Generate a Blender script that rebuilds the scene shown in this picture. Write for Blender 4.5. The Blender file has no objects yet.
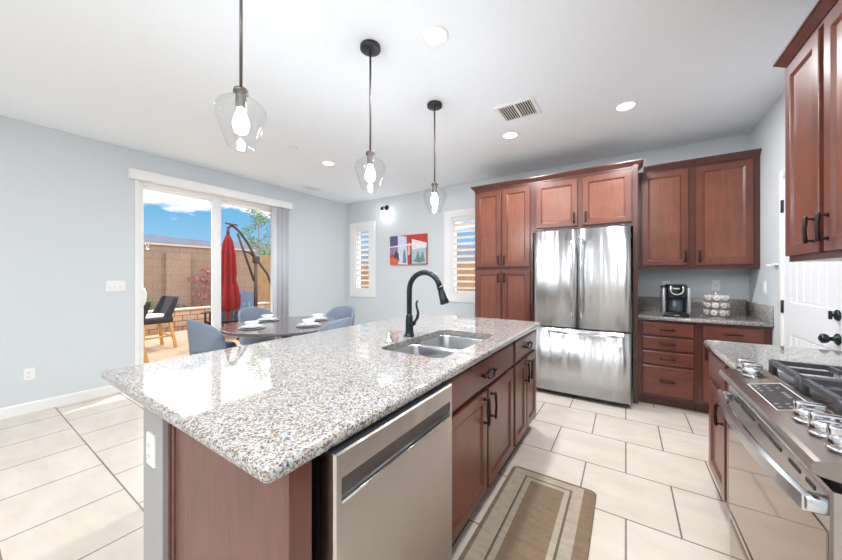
import bpy, bmesh, math, random
from mathutils import Vector, Matrix
random.seed(7)
PI = math.pi
R = math.radians
sc = bpy.context.scene
COL = sc.collection

# ---------------------------------------------------------------- camera
cam_d = bpy.data.cameras.new('camera')
cam = bpy.data.objects.new('camera', cam_d)
COL.objects.link(cam)
cam.location = (0, 0, 1.30)
cam.rotation_euler = (R(90), 0, R(33.2))
cam_d.sensor_fit = 'HORIZONTAL'
cam_d.sensor_width = 36
cam_d.lens = 313 / 842 * 36
cam_d.shift_y = -(280 - 276) / 842
cam_d.clip_start = 0.02
cam_d.clip_end = 2000
sc.camera = cam

# ---------------------------------------------------------------- exposure
sc.view_settings.view_transform = 'Standard'
sc.view_settings.look = 'None'
sc.view_settings.gamma = 1
sc.view_settings.use_curve_mapping = False
sc.view_settings.exposure = 0.38
try:
    sc.cycles.use_denoising = True
    sc.cycles.max_bounces = 10
    sc.cycles.diffuse_bounces = 6
    sc.cycles.glossy_bounces = 4
    sc.cycles.transparent_max_bounces = 24
    sc.cycles.caustics_reflective = False
    sc.cycles.caustics_refractive = False
    sc.cycles.sample_clamp_indirect = 6
except Exception:
    pass

CLOUD = 3.0
CAN_POWER = 14.0
BULB = 175.0
SUN = 2.3


def lin(c):
    out = []
    for v in c[:3]:
        v = v / 255
        out.append(v / 12.92 if v <= .04045 else ((v + .055) / 1.055) ** 2.4)
    return (*out, 1)


# ---------------------------------------------------------------- world: blue sky with white clouds
w = bpy.data.worlds.new('sky')
sc.world = w
w.use_nodes = True
nt = w.node_tree
nt.nodes.clear()
N = nt.nodes.new
out = N('ShaderNodeOutputWorld')
bg = N('ShaderNodeBackground')
tc = N('ShaderNodeTexCoord')
sep = N('ShaderNodeSeparateXYZ')
nt.links.new(tc.outputs['Generated'], sep.inputs[0])
ramp = N('ShaderNodeValToRGB')
nt.links.new(sep.outputs['Z'], ramp.inputs['Fac'])
e = ramp.color_ramp.elements
e[0].position = 0.0
e[0].color = lin((158, 196, 224))
e[1].position = 0.16
e[1].color = lin((110, 170, 210))
k = e.new(0.6)
k.color = lin((90, 152, 202))
mp = N('ShaderNodeMapping')
mp.inputs['Scale'].default_value = (2.6, 2.6, 9)
mp.inputs['Location'].default_value = (0.35, 0.1, 0.0)
nt.links.new(tc.outputs['Generated'], mp.inputs[0])
nz = N('ShaderNodeTexNoise')
nz.inputs['Scale'].default_value = 2.2
nz.inputs['Detail'].default_value = 7
nz.inputs['Roughness'].default_value = .58
nt.links.new(mp.outputs[0], nz.inputs['Vector'])
band = N('ShaderNodeValToRGB')     # clouds start above the hills, full cover higher up added for light
nt.links.new(sep.outputs['Z'], band.inputs['Fac'])
b = band.color_ramp.elements
b[0].position = .14
b[0].color = (0, 0, 0, 1)
b[1].position = .20
b[1].color = (.62, .62, .62, 1)
k = b.new(.26)
k.color = (1.0, 1.0, 1.0, 1)
ad = N('ShaderNodeMath')
ad.operation = 'MULTIPLY_ADD'
nt.links.new(band.outputs[0], ad.inputs[0])
ad.inputs[1].default_value = .36
nt.links.new(nz.outputs['Fac'], ad.inputs[2])
cr = N('ShaderNodeValToRGB')
nt.links.new(ad.outputs[0], cr.inputs['Fac'])
cr.color_ramp.elements[0].position = .61
cr.color_ramp.elements[0].color = (0, 0, 0, 1)
cr.color_ramp.elements[1].position = .71
cr.color_ramp.elements[1].color = (1, 1, 1, 1)
mx = N('ShaderNodeMixRGB')
nt.links.new(cr.outputs[0], mx.inputs['Fac'])
nt.links.new(ramp.outputs[0], mx.inputs[1])
cb = N('ShaderNodeValToRGB')       # unseen high clouds, brightness added for fill and the counter reflection
nt.links.new(sep.outputs['Z'], cb.inputs['Fac'])
cb.color_ramp.elements[0].position = .20
cb.color_ramp.elements[0].color = (1.0, 1.0, 1.02, 1)
cb.color_ramp.elements[1].position = .36
cb.color_ramp.elements[1].color = (CLOUD, CLOUD, CLOUD * 1.03, 1)
nt.links.new(cb.outputs[0], mx.inputs[2])
nt.links.new(mx.outputs[0], bg.inputs['Color'])
bg.inputs['Strength'].default_value = 1.0
nt.links.new(bg.outputs[0], out.inputs[0])

# ---------------------------------------------------------------- sun
sd = bpy.data.lights.new('sun', 'SUN')
sd.energy = SUN
sd.angle = R(0.55)
sd.color = (1, .95, .87)
so = bpy.data.objects.new('sun', sd)
so.rotation_euler = Vector((.195, -.45, -1)).to_track_quat('-Z', 'Y').to_euler()
COL.objects.link(so)

# ---------------------------------------------------------------- materials
MATS = {}


def new_mat(name):
    m = bpy.data.materials.new(name)
    m.use_nodes = True
    MATS[name] = m
    return m, m.node_tree, m.node_tree.nodes['Principled BSDF']


def coord(nt, scale=(1, 1, 1), loc=(0, 0, 0)):
    t = nt.nodes.new('ShaderNodeTexCoord')
    mp = nt.nodes.new('ShaderNodeMapping')
    mp.inputs['Scale'].default_value = scale
    mp.inputs['Location'].default_value = loc
    nt.links.new(t.outputs['Object'], mp.inputs[0])
    return mp.outputs[0]


def noise(nt, vec, scale, detail=4, rough=.55):
    n = nt.nodes.new('ShaderNodeTexNoise')
    n.inputs['Scale'].default_value = scale
    n.inputs['Detail'].default_value = detail
    n.inputs['Roughness'].default_value = rough
    nt.links.new(vec, n.inputs['Vector'])
    return n.outputs['Fac']


def ramp_of(nt, fac, stops, const=False):
    r = nt.nodes.new('ShaderNodeValToRGB')
    nt.links.new(fac, r.inputs['Fac'])
    el = r.color_ramp.elements
    if const:
        r.color_ramp.interpolation = 'CONSTANT'
    for i, (p, c) in enumerate(stops):
        x = el[i] if i < 2 else el.new(p)
        x.position = p
        x.color = c
    return r.outputs[0]


def bump(nt, bsdf, h, strength, dist=.002):
    b = nt.nodes.new('ShaderNodeBump')
    b.inputs['Strength'].default_value = strength
    b.inputs['Distance'].default_value = dist
    nt.links.new(h, b.inputs['Height'])
    nt.links.new(b.outputs[0], bsdf.inputs['Normal'])


def plain(name, c, rough=.5, metal=0, coat=0, var=.05, nscale=18, bumpy=0, emit=0):
    m, nt, b = new_mat(name)
    v = coord(nt)
    f = noise(nt, v, nscale)
    c0 = lin(c)
    d = tuple(x * (1 - var) for x in c0[:3]) + (1,)
    u = tuple(min(1, x * (1 + var)) for x in c0[:3]) + (1,)
    nt.links.new(ramp_of(nt, f, [(.3, d), (.7, u)]), b.inputs['Base Color'])
    b.inputs['Roughness'].default_value = rough
    b.inputs['Metallic'].default_value = metal
    b.inputs['Coat Weight'].default_value = coat
    if bumpy:
        bump(nt, b, f, bumpy)
    if emit:
        b.inputs['Emission Color'].default_value = c0
        b.inputs['Emission Strength'].default_value = emit
    return m


def wood(name, c, rough=.30, axis='z', coat=.18):
    m, nt, b = new_mat(name)
    s = {'z': (14, 14, 1.1), 'x': (1.1, 14, 14), 'y': (14, 1.1, 14)}[axis]
    f1 = noise(nt, coord(nt, s), 3.2, 6, .6)
    f2 = noise(nt, coord(nt, (1, 1, 1)), 4.5, 5, .6)
    ma = nt.nodes.new('ShaderNodeMath')
    ma.operation = 'ADD'
    nt.links.new(f1, ma.inputs[0])
    nt.links.new(f2, ma.inputs[1])
    hf = nt.nodes.new('ShaderNodeMath')
    hf.operation = 'MULTIPLY'
    nt.links.new(ma.outputs[0], hf.inputs[0])
    hf.inputs[1].default_value = .5
    l = lin(c)
    nt.links.new(ramp_of(nt, hf.outputs[0], [
        (.34, tuple(x * .70 for x in l[:3]) + (1,)), (.5, l),
        (.66, tuple(min(1, x * 1.25) for x in l[:3]) + (1,))]), b.inputs['Base Color'])
    b.inputs['Roughness'].default_value = rough
    b.inputs['Coat Weight'].default_value = coat
    b.inputs['Coat Roughness'].default_value = .22
    return m


def granite(name):
    m, nt, b = new_mat(name)
    v = coord(nt)

    def cells(scale):
        vo = nt.nodes.new('ShaderNodeTexVoronoi')
        vo.inputs['Scale'].default_value = scale
        nt.links.new(v, vo.inputs['Vector'])
        sp = nt.nodes.new('ShaderNodeSeparateColor')
        nt.links.new(vo.outputs['Color'], sp.inputs[0])
        return sp.outputs
    a = cells(185)
    c = cells(265)
    base = ramp_of(nt, a[0], [(0, lin((180, 180, 180))), (.36, lin((166, 166, 167))), (.54, lin((146, 146, 149))),
                              (.66, lin((182, 171, 156))), (.82, lin((122, 118, 118))), (.90, lin((148, 122, 98)))], True)
    fine = ramp_of(nt, c[1], [(0, lin((78, 68, 64))), (.06, lin((120, 100, 86))), (.13, lin((170, 167, 167))), (.24, (1, 1, 1, 1))], True)
    mxx = nt.nodes.new('ShaderNodeMixRGB')
    mxx.blend_type = 'MULTIPLY'
    mxx.inputs[0].default_value = .85
    nt.links.new(base, mxx.inputs[1])
    nt.links.new(fine, mxx.inputs[2])
    nt.links.new(mxx.outputs[0], b.inputs['Base Color'])
    b.inputs['Roughness'].default_value = .04
    b.inputs['IOR'].default_value = 2.05
    return m


def steel(name, c=(196, 198, 200), rough=.24, axis='z', aniso=.5, warp=0.0):
    m, nt, b = new_mat(name)
    s = {'z': (260, 260, 1.2), 'x': (1.2, 260, 260), 'y': (260, 1.2, 260)}[axis]
    f = noise(nt, coord(nt, s), 2.0, 3)
    l = lin(c)
    nt.links.new(ramp_of(nt, f, [(.3, tuple(x * .95 for x in l[:3]) + (1,)), (.7, l)]), b.inputs['Base Color'])
    b.inputs['Metallic'].default_value = 1
    b.inputs['Roughness'].default_value = rough
    b.inputs['Anisotropic'].default_value = aniso
    b.inputs['Anisotropic Rotation'].default_value = .25
    tg = nt.nodes.new('ShaderNodeTangent')
    tg.direction_type = 'RADIAL'
    tg.axis = 'Z'
    nt.links.new(tg.outputs[0], b.inputs['Tangent'])
    if warp:
        g = noise(nt, coord(nt, (5.5, 5.5, .35)), 1.0, 2)
        bump(nt, b, g, warp, .05)
    return m


def emis(name, c, s):
    m, nt, b = new_mat(name)
    b.inputs['Base Color'].default_value = lin(c)
    b.inputs['Emission Color'].default_value = lin(c)
    b.inputs['Emission Strength'].default_value = s
    return m


def glass(name, tint=(1, 1, 1), refl=1.0, ior=1.45):
    """thin clear pane: transparent with a fresnel reflection"""
    m = bpy.data.materials.new(name)
    m.use_nodes = True
    MATS[name] = m
    nt = m.node_tree
    nt.nodes.clear()
    o = nt.nodes.new('ShaderNodeOutputMaterial')
    t = nt.nodes.new('ShaderNodeBsdfTransparent')
    t.inputs[0].default_value = (*tint, 1)
    g = nt.nodes.new('ShaderNodeBsdfGlossy')
    g.inputs['Roughness'].default_value = .02
    lw = nt.nodes.new('ShaderNodeLayerWeight')
    lw.inputs['Blend'].default_value = .5
    pw = nt.nodes.new('ShaderNodeMath')
    pw.operation = 'POWER'
    pw.inputs[1].default_value = 4
    nt.links.new(lw.outputs['Facing'], pw.inputs[0])
    ml = nt.nodes.new('ShaderNodeMath')
    ml.operation = 'MULTIPLY_ADD'
    ml.inputs[1].default_value = .75 * refl
    ml.inputs[2].default_value = .04 * refl
    nt.links.new(pw.outputs[0], ml.inputs[0])
    x = nt.nodes.new('ShaderNodeMixShader')
    nt.links.new(ml.outputs[0], x.inputs[0])
    nt.links.new(t.outputs[0], x.inputs[1])
    nt.links.new(g.outputs[0], x.inputs[2])
    nt.links.new(x.outputs[0], o.inputs[0])
    return m


def brick(name, c1, c2, mort, bw, bh, ms, loc=(0, 0, 0), rough=.6, plane='xy', clouds=None, mrough=None):
    m, nt, b = new_mat(name)
    t = nt.nodes.new('ShaderNodeTexCoord')
    mp = nt.nodes.new('ShaderNodeMapping')
    mp.inputs['Location'].default_value = loc
    nt.links.new(t.outputs['Object'], mp.inputs[0])
    vec = mp.outputs[0]
    if plane == 'yz':
        s = nt.nodes.new('ShaderNodeSeparateXYZ')
        nt.links.new(vec, s.inputs[0])
        c = nt.nodes.new('ShaderNodeCombineXYZ')
        nt.links.new(s.outputs['Y'], c.inputs['X'])
        nt.links.new(s.outputs['Z'], c.inputs['Y'])
        vec = c.outputs[0]
    br = nt.nodes.new('ShaderNodeTexBrick')
    br.inputs['Scale'].default_value = 1
    br.inputs['Brick Width'].default_value = bw
    br.inputs['Row Height'].default_value = bh
    br.inputs['Mortar Size'].default_value = ms
    br.inputs['Mortar Smooth'].default_value = .1
    br.inputs['Color1'].default_value = lin(c1)
    br.inputs['Color2'].default_value = lin(c2)
    br.inputs['Mortar'].default_value = lin(mort)
    nt.links.new(vec, br.inputs['Vector'])
    col = br.outputs['Color']
    n1 = noise(nt, coord(nt, (1, 2.2, 1)), 3.2 if clouds else 14, 6, .6)
    mxx = nt.nodes.new('ShaderNodeMixRGB')
    mxx.blend_type = 'MULTIPLY'
    mxx.inputs[0].default_value = 1
    nt.links.new(col, mxx.inputs[1])
    lo = clouds or (.82, .82, .82)
    nt.links.new(ramp_of(nt, n1, [(.32, (*lo, 1)), (.62, (1, 1, 1, 1))]), mxx.inputs[2])
    nt.links.new(mxx.outputs[0], b.inputs['Base Color'])
    b.inputs['Roughness'].default_value = rough
    inv = nt.nodes.new('ShaderNodeMath')
    inv.operation = 'SUBTRACT'
    inv.inputs[0].default_value = 1
    nt.links.new(br.outputs['Fac'], inv.inputs[1])
    bump(nt, b, inv.outputs[0], .4, .003)
    return m


plain('wall_paint', (211, 218, 222), .75, var=.012, nscale=60, bumpy=.03)
plain('ceiling_paint', (241, 247, 252), .85, var=.01, nscale=60, bumpy=.03)
plain('white_trim', (240, 240, 240), .45, var=.01)
plain('white_door', (238, 240, 243), .4, var=.01)
plain('white_plastic', (240, 240, 238), .35, var=.01)
plain('blind_vinyl', (206, 208, 214), .5, var=.01)
plain('dark_slot', (60, 60, 62), .6)
plain('pony_shaded_grey', (164, 164, 163), .75, var=.012, nscale=60, bumpy=.03)  # island half wall, its backlit shade put into the grey
brick('floor_tile', (222, 212, 202), (217, 207, 196), (132, 120, 110), .466, .464, .0045,
      loc=(.466 * 40, -.61 + .464 * 21, 0), rough=.22, clouds=(.90, .875, .845))
wood('cherry', (105, 59, 46))
wood('cherry_center', (118, 69, 52))
wood('cherry_frame', (84, 47, 38))
wood('cherry_horizontal', (106, 58, 46), axis='x')
wood('cherry_side', (104, 58, 48), axis='y')
wood('cherry_dark', (84, 46, 37))
wood('cherry_panel', (108, 70, 60), rough=.4)
wood('table_wood', (88, 80, 80), rough=.14, axis='x', coat=.5)
granite('granite')
steel('fridge_steel', (204, 206, 208), .32, 'x', .92, .45)
steel('washer_steel', (206, 202, 198), .32, 'y', .85, .2)
steel('range_steel', (176, 170, 166), .24, 'y')
steel('panel_steel', (154, 145, 139), .3, 'y')
steel('handle_steel', (206, 210, 216), .22, 'y')
steel('chrome', (225, 226, 228), .12, 'x')
steel('sink_steel', (196, 197, 200), .3, 'y')
plain('dark_grey_metal', (66, 68, 72), .35, .7)
plain('bronze', (52, 44, 42), .38, .75)
plain('faucet_black', (48, 56, 60), .3, .7)
plain('iron_grate', (84, 86, 92), .42, .5)
plain('black_enamel', (24, 24, 26), .5)
plain('black_plastic', (34, 36, 40), .3)
plain('display_panel', (46, 43, 43), .4)
plain('black_gloss', (22, 23, 27), .08)
plain('silver_plastic', (176, 178, 182), .3, .6)
plain('smoky_tank', (58, 68, 78), .15)
plain('gunmetal', (104, 98, 94), .35, .9)
m_, nt_, b_ = new_mat('oven_glass')
b_.inputs['Base Color'].default_value = lin((150, 132, 116))
b_.inputs['Metallic'].default_value = .85
b_.inputs['Roughness'].default_value = .06
glass('window_glass', refl=.04)
glass('pendant_glass', tint=(.98, .983, .985), refl=.4)
emis('bulb_glow', (246, 250, 255), BULB)
emis('sconce_glow', (246, 250, 255), 45)
emis('can_glow', (255, 252, 248), 5.0)
emis('display_glow', (190, 196, 202), .12)
plain('chair_fabric', (126, 139, 156), .9, var=.16, nscale=220, bumpy=.15)
plain('chair_base', (132, 146, 163), .9, var=.16, nscale=220, bumpy=.15)
plain('black_metal', (34, 34, 38), .4, .3)
plain('china', (244, 245, 246), .15, coat=.3, var=.01)
plain('charger_grey', (168, 170, 174), .5)
brick('rug_weave', (156, 133, 109), (144, 122, 100), (118, 98, 80), .009, .006, .0011, rough=.95)
brick('rug_light', (196, 184, 166), (188, 175, 157), (164, 152, 134), .009, .006, .0011, rough=.95)
brick('rug_dark', (126, 108, 92), (116, 98, 84), (100, 86, 74), .006, .004, .0006, rough=.95)
# outdoors
brick('block_wall', (144, 122, 106), (138, 117, 101), (126, 107, 93), .40, .205, .008, plane='yz', rough=.9)
brick('block_pillar', (150, 128, 110), (145, 123, 106), (132, 112, 97), .42, .205, .006, plane='yz', rough=.9)
plain('wall_cap', (186, 164, 146), .9)
brick('retaining_blocks', (188, 156, 126), (170, 138, 110), (116, 94, 76), .34, .14, .012, plane='yz', rough=.95)
brick('patio_pavers', (166, 141, 117), (159, 135, 112), (140, 118, 98), .6, .6, .006, rough=.9)
plain('soil', (112, 96, 84), .95, var=.3, nscale=9)
plain('earth', (176, 152, 122), .95, var=.12, nscale=.5)
plain('hill_rock', (62, 70, 84), .95, var=.16, nscale=.06)
wood('fence_wood', (146, 118, 84), .8, coat=0)
wood('stool_wood', (192, 150, 88), .5)
plain('stool_sling', (44, 44, 48), .8, var=.25, nscale=120)
plain('cushion_white', (240, 236, 230), .9)
plain('parasol_red', (126, 22, 20), .85, var=.12, nscale=12)
plain('parasol_metal', (70, 62, 58), .5, .4)
plain('adirondack_blue', (58, 82, 112), .6)
plain('leaf_green', (84, 136, 46), .6, var=.3, nscale=6)
plain('leaf_birch', (92, 122, 56), .6, var=.3, nscale=6)
plain('leaf_red', (150, 88, 90), .6, var=.5, nscale=8)
plain('leaf_dark', (78, 92, 84), .7, var=.3, nscale=8)
plain('bark', (130, 112, 96), .9)
plain('stucco', (160, 156, 152), .9)
plain('roof_tile', (92, 86, 86), .9)


# ---------------------------------------------------------------- mesh builder
class MB:
    """collects shapes for ONE mesh object"""

    def __init__(self, xf=None):
        self.bm = bmesh.new()
        self.xf = xf or Matrix.Identity(4)
        self.mi = 0

    def _v(self, p):
        return self.bm.verts.new(self.xf @ Vector(p))

    def _f(self, vs, smooth=False):
        try:
            f = self.bm.faces.new(vs)
        except ValueError:
            return None
        f.material_index = self.mi
        f.smooth = smooth
        return f

    def box(self, x0, x1, y0, y1, z0, z1, bev=0, seg=2):
        b2 = bmesh.new()
        bmesh.ops.create_cube(b2, size=1)
        for v in b2.verts:
            v.co = Vector(((x0 + x1) / 2 + v.co.x * (x1 - x0), (y0 + y1) / 2 + v.co.y * (y1 - y0), (z0 + z1) / 2 + v.co.z * (z1 - z0)))
        if bev:
            bmesh.ops.bevel(b2, geom=list(b2.edges), offset=bev, segments=seg, affect='EDGES', profile=.5)
        self.merge(b2, smooth=bool(bev))
        return self

    def merge(self, b2, smooth=False):
        mp = {}
        for v in b2.verts:
            mp[v] = self._v(v.co)
        for f in b2.faces:
            self._f([mp[v] for v in f.verts], smooth)
        b2.free()

    def loft(self, loops, cap0=True, cap1=True, closed=True, smooth=True):
        """loops: list of equally long lists of points"""
        rows = [[self._v(p) for p in lp] for lp in loops]
        n = len(rows[0])
        for a, b in zip(rows, rows[1:]):
            for i in range(n if closed else n - 1):
                j = (i + 1) % n
                self._f([a[i], a[j], b[j], b[i]], smooth)
        if cap0:
            self._f(list(reversed(rows[0])))
        if cap1:
            self._f(rows[-1])
        return self

    def lathe(self, prof, c=(0, 0, 0), seg=24, axis='z', cap0=True, cap1=True, smooth=True):
        loops = []
        for r, h in prof:
            lp = []
            for i in range(seg):
                a = 2 * PI * i / seg
                x, y = r * math.cos(a), r * math.sin(a)
                p = {'z': (x, y, h), 'x': (h, x, y), 'y': (y, h, x)}[axis]
                lp.append((c[0] + p[0], c[1] + p[1], c[2] + p[2]))
            loops.append(lp)
        return self.loft(loops, cap0, cap1, True, smooth)

    def tube(self, pts, r, seg=10, closed=False, smooth=True):
        pts = [Vector(p) for p in pts]
        n = len(pts)
        rad = r if isinstance(r, (list, tuple)) else [r] * n
        loops = []
        up = None
        for i, p in enumerate(pts):
            if closed:
                d = pts[(i + 1) % n] - pts[i - 1]
            else:
                d = pts[min(i + 1, n - 1)] - pts[max(i - 1, 0)]
            d.normalize()
            if up is None:
                up = Vector((0, 0, 1)) if abs(d.z) < .9 else Vector((1, 0, 0))
            s = d.cross(up)
            if s.length < 1e-5:
                s = d.orthogonal()
            s.normalize()
            up = s.cross(d).normalized()
            loops.append([p + s * math.cos(2 * PI * j / seg) * rad[i] + up * math.sin(2 * PI * j / seg) * rad[i] for j in range(seg)])
        if closed:
            loops.append(loops[0])
            return self.loft(loops, False, False, True, smooth)
        return self.loft(loops, True, True, True, smooth)

    def bar(self, a, b, wx, wy=None):
        """square bar from a to b"""
        a, b = Vector(a), Vector(b)
        wy = wy or wx
        d = (b - a).normalized()
        s = d.cross(Vector((0, 0, 1)) if abs(d.z) < .95 else Vector((0, 1, 0))).normalized()
        u = s.cross(d)
        q = [(-1, -1), (1, -1), (1, 1), (-1, 1)]
        return self.loft([[p + s * i * wx / 2 + u * j * wy / 2 for i, j in q] for p in (a, b)], smooth=False)

    def prism(self, poly, axis, h0, h1):
        """poly in the plane across axis, pushed from h0 to h1"""
        def P(a, b, h):
            return {'z': (a, b, h), 'y': (a, h, b), 'x': (h, a, b)}[axis]
        return self.loft([[P(a, b, h0) for a, b in poly], [P(a, b, h1) for a, b in poly]], smooth=False)

    def rings(self, u0, u1, w0, w1, steps):
        """stepped rectangular front in local (u, n, w): steps = [(inset, n)]; n grows outward along -y of the local frame"""
        loops = []
        for i, n in steps:
            loops.append([(u0 + i, -n, w0 + i), (u1 - i, -n, w0 + i), (u1 - i, -n, w1 - i), (u0 + i, -n, w1 - i)])
        return self.loft(loops, True, True, True, smooth=False)

    def build(self, name, mat, parent=None, world=None, smooth_angle=None):
        bm = self.bm
        bmesh.ops.recalc_face_normals(bm, faces=bm.faces)
        me = bpy.data.meshes.new(name)
        if world is not None:
            o = Vector(world)
            for v in bm.verts:
                v.co -= o
        bm.to_mesh(me)
        bm.free()
        for m in (mat if isinstance(mat, (list, tuple)) else [mat]):
            me.materials.append(MATS[m])
        ob = bpy.data.objects.new(name, me)
        COL.objects.link(ob)
        if parent:
            ob.parent = parent
        return ob


ORIGIN = {}


def thing(name, label, cat, loc=(0, 0, 0), rz=0, group=None):
    o = bpy.data.objects.new(name, None)
    COL.objects.link(o)
    o.location = loc
    o.rotation_euler = (0, 0, rz)
    o['label'] = label
    o['category'] = cat
    if group:
        o['group'] = group
    ORIGIN[o.name] = Vector(loc)
    return o


def tag(o, label, cat, group=None, kind=None):
    o['label'] = label
    o['category'] = cat
    if group:
        o['group'] = group
    if kind:
        o['kind'] = kind
    return o


def root(o):
    while o.parent:
        o = o.parent
    return o


def part(name, mb, mat, parent):
    """mb is in world coordinates; the part hangs under an unrotated thing"""
    return mb.build(name, mat, parent, world=ORIGIN[root(parent).name])


def struct(name, mb, mat, parent=None, label=None):
    o = mb.build(name, mat, parent)
    if parent is None:
        o['kind'] = 'structure'
        if label:
            o['label'] = label
    return o


def copy_tree(o, parent=None):
    c = o.copy()
    COL.objects.link(c)
    if parent:
        c.parent = parent
    for ch in list(o.children):
        copy_tree(ch, c)
    return c


def frame_to(o, u, n):
    """matrix taking local (u, -n, w) to world: origin o, u along the face, n outward, w up"""
    u = Vector(u)
    n = Vector(n)
    m = Matrix.Identity(4)
    for i in range(3):
        m[i][0] = u[i]
        m[i][1] = -n[i]
        m[i][2] = (0, 0, 1)[i]
        m[i][3] = o[i]
    return m


def rrect(x0, x1, y0, y1, r, seg=6):
    pts = []
    for cx, cy, a0 in ((x1 - r, y1 - r, 0), (x0 + r, y1 - r, 90), (x0 + r, y0 + r, 180), (x1 - r, y0 + r, 270)):
        for i in range(seg + 1):
            a = R(a0 + 90 * i / seg)
            pts.append((cx + r * math.cos(a), cy + r * math.sin(a)))
    return pts


# ================================================================ THE ROOM
WX, EX, NY, SY, CZ = -4.75, 1.05, 4.50, -4.2, 2.76
T = .16
mb = MB().box(WX - .02, EX + .02, SY - .02, NY + .02, -.12, 0)
struct('floor', mb, 'floor_tile', label='cream square floor tiles in running bond')
mb = MB().box(WX - T, EX + T, SY - T, NY + T, CZ, CZ + .12)
struct('ceiling', mb, 'ceiling_paint', label='flat white ceiling')
DY0, DY1, DZ = 1.25, 3.13, 2.42
mb = MB()
mb.box(WX - T, WX, SY - T, DY0, -.12, CZ)
mb.box(WX - T, WX, DY1, NY + T, -.12, CZ)
mb.box(WX - T, WX, DY0, DY1, DZ, CZ)
mb.box(WX - T, WX, DY0, DY1, -.12, -.0)
struct('wall_left', mb, 'wall_paint', label='pale blue-grey wall around the sliding door')
wins = [(-4.52, -4.10, .99, 2.24), (-2.36, -1.84, .99, 2.24)]
mb = MB()
xs = [WX, wins[0][0], wins[0][1], wins[1][0], wins[1][1], EX + T]
for i in (0, 2, 4):
    mb.box(xs[i], xs[i + 1], NY, NY + T, -.12, CZ)
for a, b_, z0, z1 in wins:
    mb.box(a, b_, NY, NY + T, -.12, z0)
    mb.box(a, b_, NY, NY + T, z1, CZ)
struct('wall_back', mb, 'wall_paint', label='pale blue-grey wall behind the cabinets')
mb = MB().box(EX, EX + T, SY - T, NY, -.12, CZ)
struct('wall_right', mb, 'wall_paint', label='pale blue-grey wall behind the range')
rw = [(-4.2, -2.6, .5, 2.4), (-2.2, -.6, .5, 2.4)]
mb = MB()
for a, b_ in ((WX, -4.2), (-2.6, -2.2), (-.6, EX)):
    mb.box(a, b_, SY - T, SY, -.12, CZ)
for a, b_, z0, z1 in rw:
    mb.box(a, b_, SY - T, SY, -.12, z0)
    mb.box(a, b_, SY - T, SY, z1, CZ)
struct('wall_front', mb, 'wall_paint', label='pale wall with two wide windows')
for i, (a, b_, z0, z1) in enumerate(rw):
    mb = MB()
    for q in ((a, a + .06, z0, z1), (b_ - .06, b_, z0, z1), (a, b_, z0, z0 + .06), (a, b_, z1 - .06, z1), ((a + b_) / 2 - .03, (a + b_) / 2 + .03, z0, z1)):
        mb.box(q[0], q[1], SY - .10, SY - .04, q[2], q[3])
    f = struct('window_%d' % (i + 3), mb, 'white_trim')
    MB().box(a + .05, b_ - .05, SY - .075, SY - .07, z0 + .05, z1 - .05).build('pane', 'window_glass', f)
# baseboards
prof = [(0, 0), (.014, 0), (.014, .085), (.008, .1), (0, .1)]
mb = MB()
for y0, y1 in ((SY, DY0 - .03), (DY1 + .03, NY)):
    mb.prism([(WX + a, z) for a, z in prof], 'y', y0, y1)
struct('baseboard_left', mb, 'white_trim')
mb = MB().prism([(NY - a, z) for a, z in prof], 'x', WX + .014, -1.70)
struct('baseboard_back', mb, 'white_trim')

# ---- sliding glass door
mb = MB()
X0, X1 = WX - .12, WX - .02
for y0, y1, z0, z1 in ((DY0, DY0 + .045, .0, DZ), (DY1 - .045, DY1, .0, DZ), (DY0 + .045, DY1 - .045, DZ - .04, DZ), (DY0 + .045, DY1 - .045, 0, .03)):
    mb.box(X0, X1 + .022, y0, y1, z0, z1, .004, 1)
door1 = struct('door_1', mb, 'white_trim', label='white framed sliding glass patio door')


def sash(nm, y0, y1, xc, ws0, ws1):
    mb = MB()
    for a, b_, z0, z1 in ((y0, y0 + ws0, .03, DZ - .035), (y1 - ws1, y1, .03, DZ - .035), (y0 + ws0, y1 - ws1, .03, .12), (y0 + ws0, y1 - ws1, DZ - .085, DZ - .035)):
        mb.box(xc - .018, xc + .018, a, b_, z0, z1, .003, 1)
    s = mb.build(nm, 'white_trim', door1)
    MB().box(xc - .003, xc + .003, y0 + ws0 - .005, y1 - ws1 + .005, .115, DZ - .1).build('pane', 'window_glass', s)
    return s


s1 = sash('sliding_panel', DY0 + .03, 2.15, X1 - .02, .022, .115)
sash('fixed_panel', 2.08, DY1 - .03, X1 - .065, .06, .06)
mb = MB().box(X1 - .002, X1 + .02, DY0 + .035, DY0 + .062, .96, 1.16, .004)
mb.tube([(X1 + .018, DY0 + .048, .98), (X1 + .05, DY0 + .055, 1.0), (X1 + .055, DY0 + .058, 1.06), (X1 + .05, DY0 + .055, 1.12), (X1 + .018, DY0 + .048, 1.14)], .007)
mb.build('pull_handle', 'white_plastic', s1)
mb = MB()
for y0, y1, z0, z1 in ((DY0 - .035, DY0 + .004, 0, DZ + .02), (DY1 - .004, DY1 + .035, 0, DZ + .02)):
    mb.box(WX, WX + .012, y0, y1, z0, z1)
struct('trim_1', mb, 'white_trim', label='flat white trim beside the sliding door')
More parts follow.
